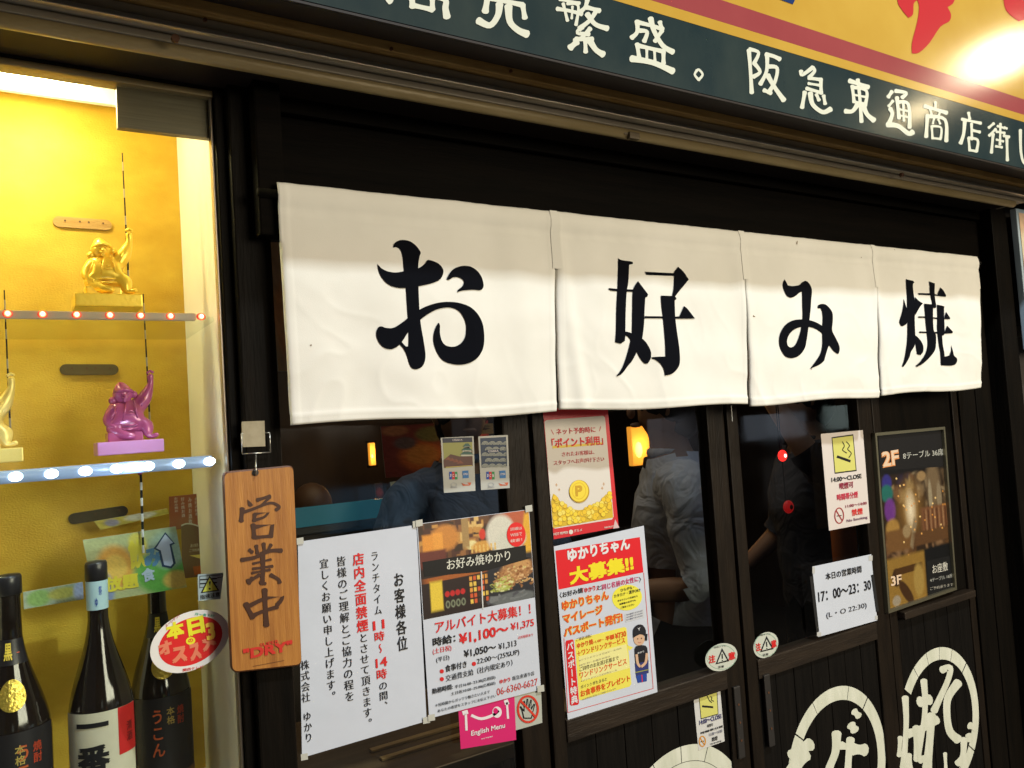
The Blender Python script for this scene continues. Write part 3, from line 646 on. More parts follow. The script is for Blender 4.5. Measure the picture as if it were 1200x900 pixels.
# bottles -------------------------------------------------------------
def bottle(label, px, top_py, y, rpx, variant, py=None):
    top = U(px, top_py, y); rr = (U(px + rpx, 800, y) - U(px - rpx, 800, y)).length / 2; cx = U(px + 8, 800, y).x
    H = top.z - 1.116; t = thing('sake_bottle', label, 'bottle', (cx, y, 1.116), 'dark sake bottles standing in the display case')
    c = (cx, y, 1.116)
    def rad(z):
        d = H - z
        for (a, ra), (b, rb) in zip(prof[::-1], prof[-2::-1]): pass
        return rr
    S = rr / .0525
    prof = [(0.001, .004), (rr * .8, .002), (rr * .98, .006), (rr, .014), (rr, H - .205)]
    for k in range(1, 9):
        s = k / 8; e = (1 - math.cos(math.pi * s)) / 2; prof.append((rr + (.0165 * S - rr) * (s * .35 + e * .65), H - .205 + .125 * s))
    prof += [(.0155 * S, H - .030), (.0165 * S, H - .028), (.0165 * S, H - .022)]
    MB().lathe(c, prof, 40).build('glass_body', M['bottle'], t, True)
    MB().lathe(c, [(.001, H), (.016 * S, H - .001), (.018 * S, H - .004), (.0182 * S, H - .026), (.016 * S, H - .027)], 24).build('cap', M['cap'], t, True)
    def wrap(name, r, a0, a1, z0, z1, m, n=20):            # angles in degrees around the bottle, 0 = toward the street
        v = []
        for k in range(n + 1):
            a = math.radians(a0 + (a1 - a0) * k / n)
            for zz in (z0, z1): v.append((cx + r(zz) * math.sin(a), y - r(zz) * math.cos(a), 1.116 + zz))
        return link(name, v, [(2 * k, 2 * k + 2, 2 * k + 3, 2 * k + 1) for k in range(n)], m, t, True)
    R0 = lambda z: rr + .0008; R1 = lambda z: rr + .0013; R2 = lambda z: rr + .0017
    def at(z):
        for (ra, za), (rb, zb) in zip(prof[4:], prof[5:]):
            if za <= z <= zb: return ra + (rb - ra) * (z - za) / (zb - za)
        return prof[-1][0] if z > prof[-1][1] else rr
    def wtext(s, ac, zc, wdt, hgt, col, r=R1, vertical=False, bold=.02, eps=0):
        mb = MB(); L_ = list(s); n = len(L_)
        for i, ch in enumerate(L_):
            vv, ff = sliced(ch, bold)
            ox, oz = (0, (n / 2 - .5 - i) * hgt) if vertical else ((i - n / 2 + .5) * wdt, 0)
            v = []
            for gx, gy, gd in vv:
                aa = math.radians(ac) + ((gx - .5) * wdt * .95 + ox) / rr; zz = zc + oz + (gy - .38) * hgt * .95
                rad_ = r(zz) + gd
                v.append((cx + rad_ * math.sin(aa), y - rad_ * math.cos(aa), 1.116 + zz))
            mb.add(v, ff)
        mb.build('lettering', ink(col), t, kind='stuff')
    A = lambda z: at(z) + .0009; B = lambda z: at(z) + .0015
    if variant == 0:
        lz = U(px, 826, y).z - 1.116
        wrap('label', R0, -78, 62, .01, lz, M['label_w'], 28); wrap('label', R1, 22, 62, lz - .062, lz, ink((.55, .02, .02)), 8)
        for k, ch in enumerate('一番札'): wtext(ch, -22, lz - .016 - .045 * k, .042, .042, BLACK, R2, bold=.045)
        wtext('清酒', 45, lz - .035, .011, .014, (.15, .01, .01), R2, True)
        wrap('neck_label', A, -95, 95, H - .066, H - .027, ink((.40, .58, .62)), 16)
        wtext('祭', 12, H - .040, .014, .014, (.02, .05, .3), B); wtext('ゆ', -10, H - .055, .014, .014, (.02, .05, .3), B)
    else:
        bz0, bz1, sz_, lz = (U(px, q, y - rr).z - 1.116 for q in py)
        wrap('label', R0, -70, 70, .012, lz, M['label_k'], 28)
        wtext('うこん', -16 if variant == 1 else 12, lz - .050, .019, .024, (.50, .10, .03), R1, True, .02)
        wtext('焼酎', 28 if variant == 1 else 34, lz - .030, .012, .014, (.42, .05, .02), R1, True); wtext('本格', 8, lz - .028, .012, .013, (.45, .33, .08), R1, True)
        wrap('label_band', R1, -70, 70, .030, .048, mat('red gold band', (.10, .02, .01), .4, col2=(.45, .25, .06), vscale=120), 28)
        A2 = lambda z: at(z) + .0009
        n_ = 8
        for q in range(n_):                                # the neck band follows the shoulder
            z0_, z1_ = bz1 + (bz0 - bz1) * q / n_, bz1 + (bz0 - bz1) * (q + 1) / n_
            wrap('neck_band', A2, -62, 62, z0_, z1_, M['label_k'], 16)
        hb = bz0 - bz1
        wtext('黒', -10, bz0 - hb * .45, .024, .024, (.80, .60, .08), B, bold=.03); wtext('一', 26, bz0 - hb * .55, .010, .010, (.60, .10, .05), B, bold=.02)
        v = []; fs = []
        for ri in range(5):
            for k in range(28):
                aa = 2 * math.pi * k / 28; zz = sz_ + .019 * ri / 4 * math.sin(aa); an = (.021 * ri / 4 * math.cos(aa)) / rr; rz = at(zz) + .0010
                v.append((cx + rz * math.sin(an), y - rz * math.cos(an), 1.116 + zz))
        for ri in range(4): fs += [(ri * 28 + k, ri * 28 + (k + 1) % 28, (ri + 1) * 28 + (k + 1) % 28, (ri + 1) * 28 + k) for k in range(28)]
        MB().add(v, fs).build('gold_seal', M['goldfoil'], t)
    return t
bottle('dark bottle with white brush-lettered label and red corner', 110, 657, .105, 39, 0)
bottle('dark bottle with gold seal behind the round red sticker', 180, 655, .192, 35, 1, (724, 752, 784, 820))
bottle('dark bottle with gold seal at the left edge of the case', 6, 673, .10, 46, 2, (756, 786, 820, 862))
# ------------------------------------------------------------------ stickers on the case glass
KS = (170, 660, 6.43)
t = thing('round_sticker', 'oval red and white sticker on the case glass beside the wooden board', 'sticker', U(222, 788, -.001))
slab('sheet', [(KS[0] + (336 + 298 * math.cos(a) + 0) / KS[2] * 1.0, KS[1] + (590 + 225 * math.sin(a) - 78 * math.cos(a)) / KS[2]) for a in [2 * math.pi * k / 40 for k in range(40)]], -.0012, .001, M['white'], t)
P = Print(-.0012, KS, .00015)
P.poly([(342 + 240 * math.cos(a), 590 + 178 * math.sin(a) - 62 * math.cos(a)) for a in [2 * math.pi * k / 40 for k in range(40)]], (.68, .02, .02))
P.text('本', 165, 585, 300, 552, 130, (.80, .75, .03), .06); P.text('日', 330, 555, 455, 520, 135, (.80, .75, .03), .07); P.text('3', 462, 592, 540, 572, 150, (.60, .02, .02), .10, 5); P.text('3', 467, 585, 533, 568, 132, (.80, .50, .06), .05, 7)
P.oval(343, 585, 36, 28, (.80, .75, .03), 4, -15); P.text('の', 326, 600, 362, 592, 28, (.68, .02, .02), .03, 5)
for s, x0, y0, x1, y1, h in (('オ', 110, 705, 215, 670, 105), ('ス', 205, 758, 320, 735, 120), ('ス', 345, 742, 430, 715, 130), ('メ', 440, 670, 545, 620, 110)): P.text(s, x0, y0, x1, y1, h, (.75, .22, .12), .07)
P.text('よーいドン！', 160, 482, 262, 400, 20, (.5, .02, .05), .02); P.text('月〜金 9:50', 372, 392, 520, 405, 20, (.02, .35, .22), .02); P.text('関西テレビ', 285, 818, 440, 790, 22, (.6, .02, .03), .02)
P.build('lettering', t)
t = thing('finger_warning_sticker', 'small pale blue finger pinch warning sticker near the case frame', 'sticker', U(247, 703, -.001))
slab('sheet', [(KS[0] + x / KS[2], KS[1] + y / KS[2]) for x, y in ((398, 85), (590, 72), (568, 270), (403, 285))], -.001, .0008, mat('pale blue vinyl', (.38, .50, .52), .4), t)
P = Print(-.001, KS, .00015)
for y in (98, 128, 158): P.line([(412, y), (540 + (30 if y < 100 else 0), y - 10)], 5, BLACK); P.line([(412, y + 25), (545, y + 15)], 5, BLACK)
P.line([(575, 80), (588, 90), (582, 104), (545, 110)], 5, BLACK); P.line([(412, 98), (412, 190)], 5, BLACK)
P.poly([(486, 92), (418, 226), (560, 206)], BLACK, 3); P.poly([(487, 110), (434, 217), (545, 201)], (.62, .68, .08), 4); P.poly([(478, 138), (496, 136), (489, 178)], BLACK, 5); P.oval(487, 192, 8, 8, BLACK, 5)
P.text('指挟注意', 415, 275, 565, 250, 36, BLACK, .02); P.build('lettering', t)
# ------------------------------------------------------------------ hanging wooden board
def hang_board():
    t = thing('wooden_board', 'orange wooden board with black brush writing hanging on the black post', 'sign board', U(312, 786, -.04))
    corners = [(262, 553), (344, 545), (354, 780), (272, 789)]; a, b, c, d = [U(px, py, -.045) for px, py in corners]
    out = []; r = .008
    cs = [a, b, c, d]
    for i in range(4):
        p = cs[i]; u = (cs[i - 1] - p).normalized() * r; v = (cs[(i + 1) % 4] - p).normalized() * r
        for k in range(5):
            s = k / 4; out.append(p + u * (1 - s) ** 2 + v * s ** 2)
    N = len(out); th = Vector((0, .011, 0)); ce = (a + b + c + d) / 4
    ins = [ce + (q - ce) * .985 for q in out]
    v = ins + [q + Vector((0, .0015, 0)) for q in out] + [q + th for q in out]
    f = [tuple(range(N))[::-1], tuple(range(2 * N, 3 * N))] + [(i, (i + 1) % N, N + (i + 1) % N, N + i) for i in range(N)] + [(N + i, N + (i + 1) % N, 2 * N + (i + 1) % N, 2 * N + i) for i in range(N)]
    link('board', v, f, None, t, mats=[M['board'], M['boardedge']], fm=[0, 1] + [1] * N + [1] * N)
    P = Print(-.0452, (265, 570, 8.18)); D = (.055, .020, .010)
    P.poly([(205, 125), (235, 150), (260, 180), (235, 195), (210, 180)], D, 2, 3)
    P.brush([(300, 130), (420, 95)], 34, D); P.brush([(420, 105), (360, 160), (330, 190)], 26, D)
    P.brush([(155, 215), (150, 270), (145, 330)], 44, D); P.brush([(160, 250), (250, 220), (380, 170), (450, 160), (510, 195), (480, 225)], 30, D)
    P.brush([(275, 270), (270, 330)], 38, D); P.brush([(275, 265), (400, 240), (370, 290), (290, 320)], 26, D)
    P.brush([(260, 370), (270, 490)], 44, D); P.brush([(270, 390), (430, 350), (440, 400), (430, 470)], 40, D); P.brush([(280, 490), (440, 475)], 34, D)
    P.brush([(290, 570), (300, 640)], 34, D); P.brush([(360, 550), (370, 640)], 36, D); P.brush([(225, 610), (250, 630)], 34, D); P.brush([(430, 560), (400, 620)], 32, D)
    P.brush([(150, 705), (280, 680), (420, 620), (530, 615)], 38, D); P.brush([(260, 740), (430, 700)], 22, D); P.brush([(260, 790), (445, 765)], 26, D); P.brush([(250, 830), (420, 800)], 24, D)
    P.brush([(350, 640), (355, 760), (350, 900), (345, 930)], 46, D); P.brush([(320, 850), (250, 890), (205, 905)], 34, D); P.brush([(430, 850), (500, 890), (515, 920)], 36, D)
    P.c = (265, 670, 7.5)
    P.brush([(230, 60), (200, 95)], 40, D); P.brush([(300, 90), (345, 105)], 26, D)
    P.brush([(175, 285), (200, 340), (235, 400)], 46, D); P.brush([(215, 295), (330, 240), (480, 205), (490, 240), (450, 290)], 34, D); P.brush([(250, 380), (330, 345), (450, 310)], 34, D)
    P.brush([(340, 160), (345, 300), (355, 470)], 46, D)
    P.text('SUPER', 298, 660, 462, 622, 28, (.55, .03, .02), .02); P.text('"DRY"', 150, 775, 585, 690, 95, (.55, .03, .02), .05)
    P.line([(235, 832), (510, 780)], 4, D); P.build('lettering', t)
    h = U(299, 553, -.045); k = U(299, 509, -.032)
    MB().tube([(h.x, -.0462, h.z - .001), (h.x, -.0448, h.z - .001)], .0045, 12).build('hole', ink(BLACK), t)
    mb = MB()
    A = U(283, 508, -.037); B = U(316, 507, -.037); A2 = U(284, 532, -.037); B2 = U(317, 530, -.037); Cc = U(300, 533, -.038)
    mb.tube([A, A2], .0009, 6); mb.tube([B, B2], .0009, 6); mb.tube([A2, B2], .0009, 6); mb.tube([A, A + Vector((.006, .004, 0))], .0009, 6); mb.tube([B, B + Vector((-.006, .004, 0))], .0009, 6)
    mb.tube([Cc, Vector((h.x, -.05, h.z + .006)), Vector((h.x, -.051, h.z - .003)), Vector((h.x, -.046, h.z - .004))], .0011, 6)
    mb.build('wire_hook', M['wire'], t, True)
    s = slab('hook_plate', [(284, 494), (310, 493), (311, 523), (285, 524)], -.036, .0055, M['hook'], t)
hang_board()
# ------------------------------------------------------------------ door curtain (noren)
NY = -.07
def fold(x, z):                                            # depth of the cloth: gathers hang from the rod, the hem swings a little
    d = max(0, min(1, (2.003 - z) / .345)); s = 0
    for c, wd, am in ((.52, .05, .003), (.70, .03, .004), (.80, .015, .006), (1.0, .07, .004), (1.24, .02, .006), (1.36, .06, .003), (1.60, .05, .004), (1.69, .015, .006), (1.85, .06, .004), (2.05, .03, .006), (2.12, .03, .005)):
        s += am * math.exp(-((x - c - .03 * d) / wd) ** 2)
    s += .0022 * math.sin(x * 21 + 3 * d) * d + .0014 * math.sin(x * 47 + z * 9) + .0008 * math.sin(z * 60 + x * 8)
    g = math.exp(-(max(0, .045 - (2.003 - z)) / .03) ** 2) if z > 1.958 else 1
    hemtop = .004 if z > 1.968 else 0
    s += .0035 * math.sin(x * 5.1 + .6) * d + .0020 * math.sin(x * 13 + 1.1)
    n = noise.noise(Vector((x * 7, z * 4, 0))) * .0030
    wx, wz = noise.noise(Vector((x * 5, z * 5, 11))) * .12, noise.noise(Vector((x * 5, z * 5, 17))) * .12
    n += (.5 - abs(noise.noise(Vector(((x + wx) * 11, (z + wz) * 11, 7))))) ** 3 * .012 * d + noise.noise(Vector(((x + wx) * 24, (z + wz) * 24, 3))) * .0007
    s += n
    s += .0012 * math.exp(-((z - 1.957 - .0012 * math.sin(x * 9)) / .0022) ** 2)
    if z > 1.957: s += noise.noise(Vector((x * 45, z * 8, 5))) * .0022
    return NY - s * (.35 + .65 * d) * g - .004 * d - hemtop * math.sin(math.pi * max(0, min(1, (z - 1.968) / .035)))
noren = thing('door_curtain', 'white four-panel cloth door curtain with large black brush characters', 'curtain', (1.24, NY, 1.65))
edges_top = [.3255, .7955, 1.2605, 1.7050, 2.1680]; edges_bot = [(.327, .777), (.781, 1.241), (1.246, 1.676), (1.684, 2.121)]
hz = [(1.665, 1.661), (1.663, 1.653), (1.651, 1.652), (1.654, 1.657)]
for i in range(4):
    nx, ny = 130, 110; v = []; f = []
    for j in range(ny + 1):
        d = j / ny
        for k in range(nx + 1):
            u = k / nx
            xt = edges_top[i] + (edges_top[i + 1] - edges_top[i]) * u; xb = edges_bot[i][0] + (edges_bot[i][1] - edges_bot[i][0]) * u
            sl = max(0, (d - .28) / .72)
            x = xt + (xb - xt) * (sl if 0 < u < 1 or True else 0)
            zb = hz[i][0] + (hz[i][1] - hz[i][0]) * u + .0025 * math.sin(u * 7 + i * 2)
            zt = 2.003 + .0012 * noise.noise(Vector((x * 14, 0, 2))) + .0006 * noise.noise(Vector((x * 60, 0, 5)))
            z = zt + (zb - zt) * d
            ed = (.004 if u in (0, 1) and d > .25 else 0) - .0009 * (math.exp(-((u - .022) / .004) ** 2) + math.exp(-((u - .978) / .004) ** 2) + 1.3 * math.exp(-((d - .962) / .006) ** 2))
            v.append((x, fold(x, z) + ed + (.0010 * math.sin(math.pi * min(1, (1 - d) / .05)) * -1 if d > .95 else 0), z))
    for j in range(ny):
        for k in range(nx):
            a = j * (nx + 1) + k; f.append((a, a + 1, a + nx + 2, a + nx + 1))
    p = link('cloth_panel', v, f, M['cloth'], noren, True)
    md = p.modifiers.new('cloth', 'SOLIDIFY'); md.thickness = .0012; md.offset = 1
    globals().setdefault('panels', []).append(p)
for i in range(1, 4):                                      # sewn seam tapes between the panels
    x = edges_top[i]
    v = []; f = []
    for k in range(12):
        z = 2.004 - .10 * k / 11
        for dx in (-.008, .008): v.append((x + dx, fold(x + dx, z) - .0013, z))
    for k in range(11): f.append((2 * k, 2 * k + 1, 2 * k + 3, 2 * k + 2))
    link('seam_tape', v, f, M['cloth'], noren, True)
MB().tube([(.30, NY + .006, 1.988), (2.19, NY + .006, 1.988)], .006, 10).build('rod', M['dark'], noren, True)
pts = [U(857, 475, NY + .01) + Vector((random.uniform(-.001, .001), 0, -.0035 * k)) for k in range(10)]
MB().tube(pts, .0005, 5).build('loose_thread', M['cloth'], noren)
for px, py, w_, h_, a in ((932, 285, .010, .0028, 1.0), (881, 371, .008, .0022, -.2), (363, 405, .0025, .002, 0), (1047, 293, .003, .002, 0), (945, 433, .003, .002, 0), (1008, 302, .003, .002, .4)):
    q = U(px, py, NY); v = []
    for k in range(12):
        b_ = 2 * math.pi * k / 12; rr_ = 1 + .3 * math.sin(3 * b_ + px); dx, dz = w_ / 2 * rr_ * math.cos(b_), h_ / 2 * rr_ * math.sin(b_)
        x, z = q.x + dx * math.cos(a) - dz * math.sin(a), q.z + dx * math.sin(a) + dz * math.cos(a); v.append((x, fold(x, z) - .0008, z))
    link('stain', v, [tuple(range(12))], ink((.20, .13, .07), .9), panels[2 if 866 < px < 1025 else 0 if px < 640 else 3])
CH = {0: ((430, 270, 5), [
    [(155, 100), (160, 80), (180, 62), (210, 55), (250, 62), (285, 85), (315, 125), (310, 150), (303, 190), (300, 250), (300, 330), (302, 420), (306, 500), (314, 570), (326, 640), (336, 720), (332, 765), (316, 797), (285, 815), (255, 808), (240, 780), (228, 735), (210, 695), (187, 668), (200, 655), (222, 680), (238, 680), (240, 620), (236, 520), (230, 430), (226, 340), (218, 250), (214, 190), (208, 140), (195, 110), (175, 98)],
    [(62, 195), (85, 222), (120, 240), (165, 247), (215, 240), (260, 232), (305, 220), (335, 200), (357, 172), (385, 178), (420, 195), (443, 222), (447, 250), (430, 285), (395, 305), (350, 318), (300, 328), (240, 337), (190, 338), (140, 325), (105, 300), (80, 265), (67, 230)],
    [(306, 465), (360, 440), (420, 424), (480, 420), (540, 427), (600, 450), (645, 490), (675, 545), (686, 610), (684, 670), (668, 715), (635, 755), (590, 780), (535, 788), (480, 780), (435, 758), (405, 715), (388, 665), (386, 620), (395, 580), (410, 550), (418, 542), (425, 560), (425, 600), (435, 645), (460, 675), (505, 682), (545, 665), (572, 625), (578, 575), (570, 530), (545, 485), (510, 460), (465, 453), (410, 463), (360, 488), (312, 522), (270, 560), (235, 600), (210, 640), (185, 672), (160, 690), (135, 697), (100, 688), (72, 660), (57, 625), (56, 590), (68, 567), (85, 563), (110, 572), (150, 572), (190, 550), (240, 512)],
    [(465, 285), (485, 250), (515, 222), (560, 208), (605, 212), (645, 235), (672, 270), (684, 310), (682, 335), (665, 350), (630, 348), (590, 350), (550, 355), (527, 363), (530, 350), (555, 330), (568, 305), (560, 288), (535, 275), (505, 275), (480, 290)]]),
    1: ((700, 290, 5.623), [
    [(143, 70), (165, 82), (215, 90), (235, 95), (236, 108), (212, 113), (205, 230), (195, 290), (190, 400), (182, 555), (178, 615), (150, 635), (113, 625), (122, 500), (133, 290), (140, 150)],
    [(75, 267), (90, 268), (133, 272), (240, 277), (240, 292), (195, 290), (133, 287), (100, 285), (80, 280)],
    [(266, 222), (330, 310), (325, 325), (313, 330), (310, 400), (305, 500), (295, 580), (285, 620), (262, 680), (230, 745), (200, 780), (160, 830), (125, 850), (122, 843), (150, 810), (175, 760), (195, 700), (212, 625), (225, 560), (232, 400), (235, 280)],
    [(178, 553), (215, 562), (240, 580), (290, 600), (325, 640), (348, 690), (347, 735), (330, 765), (310, 762), (285, 735), (262, 695), (240, 640), (215, 610), (200, 590), (178, 578)],
    [(312, 157), (330, 162), (510, 168), (512, 186), (350, 183), (318, 178)],
    [(540, 125), (575, 160), (607, 210), (595, 225), (570, 255), (540, 290), (505, 335), (492, 325), (505, 270), (512, 190), (510, 165)],
    [(415, 318), (500, 320), (520, 328), (524, 340), (512, 348), (515, 450), (525, 560), (537, 680), (538, 760), (520, 800), (480, 835), (437, 845), (432, 810), (415, 775), (380, 742), (352, 730), (360, 723), (440, 720), (437, 620), (430, 480), (420, 390)],
    [(308, 453), (430, 455), (430, 468), (308, 466)], [(512, 455), (545, 453), (575, 385), (600, 405), (645, 463), (640, 467), (515, 468)]]),
    2: ((900, 315, 6.92), [
    [(135, 87), (148, 110), (160, 135), (200, 140), (250, 132), (285, 105), (310, 98), (335, 115), (355, 150), (360, 190), (352, 250), (345, 310), (332, 380), (318, 450), (308, 510), (295, 590), (280, 645), (250, 690), (215, 718), (180, 727), (180, 640), (205, 625), (225, 590), (245, 530), (258, 470), (268, 400), (272, 300), (275, 230), (275, 185), (250, 195), (220, 220), (185, 235), (155, 222), (135, 185), (122, 140), (124, 110)],
    [(182, 727), (145, 718), (115, 685), (95, 635), (90, 580), (98, 530), (120, 480), (155, 440), (200, 418), (260, 412), (330, 420), (390, 440), (432, 465), (432, 530), (395, 500), (350, 480), (300, 472), (250, 475), (210, 490), (175, 520), (155, 560), (150, 600), (160, 630), (182, 640)],
    [(400, 312), (405, 295), (430, 285), (465, 290), (495, 320), (515, 360), (515, 420), (508, 500), (530, 550), (560, 610), (568, 650), (560, 685), (550, 692), (520, 670), (490, 630), (480, 625), (465, 665), (440, 730), (430, 750), (390, 780), (345, 800), (312, 815), (330, 790), (370, 740), (405, 690), (425, 630), (428, 560), (425, 490), (432, 450), (437, 400), (435, 350), (425, 320), (405, 320)]]),
    3: ((1045, 320, 7.5), [
    [(128, 52), (150, 58), (195, 68), (203, 85), (190, 100), (193, 180), (200, 260), (200, 370), (200, 550), (195, 630), (165, 690), (155, 740), (130, 795), (108, 825), (97, 820), (115, 760), (125, 680), (135, 560), (138, 420), (133, 300), (130, 150)],
    [(103, 225), (120, 280), (138, 340), (138, 430), (110, 462), (88, 465), (75, 435), (78, 405), (92, 350), (100, 290)],
    [(203, 210), (240, 245), (275, 265), (245, 300), (205, 370), (198, 340), (200, 260)],
    [(190, 545), (215, 560), (250, 600), (268, 650), (265, 695), (240, 722), (215, 715), (205, 660), (195, 590)],
    [(332, 72), (360, 82), (385, 90), (383, 105), (380, 200), (390, 290), (380, 308), (355, 305), (352, 250), (340, 180), (338, 110)],
    [(235, 175), (345, 178), (405, 190), (432, 125), (460, 150), (485, 195), (480, 208), (345, 195), (240, 190)],
    [(285, 268), (352, 275), (360, 290), (362, 380), (370, 500), (388, 545), (385, 640), (370, 690), (320, 750), (260, 800), (215, 825), (207, 815), (240, 780), (285, 715), (308, 640), (310, 560), (300, 450), (288, 330)],
    [(397, 278), (440, 285), (468, 295), (462, 310), (462, 400), (465, 520), (455, 545), (440, 550), (445, 640), (458, 735), (500, 725), (515, 680), (522, 632), (535, 700), (545, 728), (570, 750), (570, 785), (545, 808), (500, 815), (430, 810), (425, 740), (410, 620), (400, 500), (400, 400)],
    [(230, 380), (300, 382), (400, 392), (400, 403), (300, 394), (232, 393)], [(466, 385), (480, 340), (518, 395), (515, 405), (466, 405)],
    [(235, 513), (400, 517), (465, 517), (488, 462), (542, 515), (538, 528), (465, 532), (400, 530), (238, 526)]])}
for i, (cr, polys) in CH.items():
    mb = MB()
    for n, pl in enumerate(polys):
        P = smooth_poly(pl, 4, 50)
        W_ = []
        for x, y in P:
            q = U(cr[0] + x / cr[2], cr[1] + y / cr[2], NY - .004); W_.append((q.x, q.z))
        v2, f2 = cut(W_, .011)
        mb.add([(q.x, fold(q.x, q.y) - .0012 - .00006 * n, q.y) for q in v2], f2)
    mb.build('brush_character', M['dye'], panels[i])
# ------------------------------------------------------------------ sign over the shop
SY = -.28
sign = thing('shop_sign', 'glossy painted shop sign with white characters on green under yellow', 'sign', (1.3, SY, 2.15))
XS0, XS1 = -1.5, 4.5
zb, zg, zr0, zr1 = 2.153, 2.265, 2.283, 2.321
bx = lambda n, y0, z0, z1, m: box(n, XS0, XS1, y0, SY + .012, z0, z1, m, sign)
bx('green_band', SY, zb, zg - .0003, M['green']); bx('yellow_band', SY - .0004, zg, zr0 - .0003, M['yellow']); bx('red_band', SY - .0002, zr0, zr1 - .0003, M['redband']); bx('yellow_panel', SY, zr1, 3.3, M['yellow'])
link('underside', [(XS0, SY + .0005, zb - .001), (XS1, SY + .0005, zb - .001), (XS1, -.150, 2.197), (XS0, -.150, 2.197), (XS0, SY + .0005, zb - .004), (XS1, SY + .0005, zb - .004), (XS1, -.150, 2.1965), (XS0, -.150, 2.1965)], [(0, 1, 2, 3), (4, 7, 6, 5), (0, 4, 5, 1), (0, 3, 7, 4), (1, 5, 6, 2)], M['soffit'], sign)

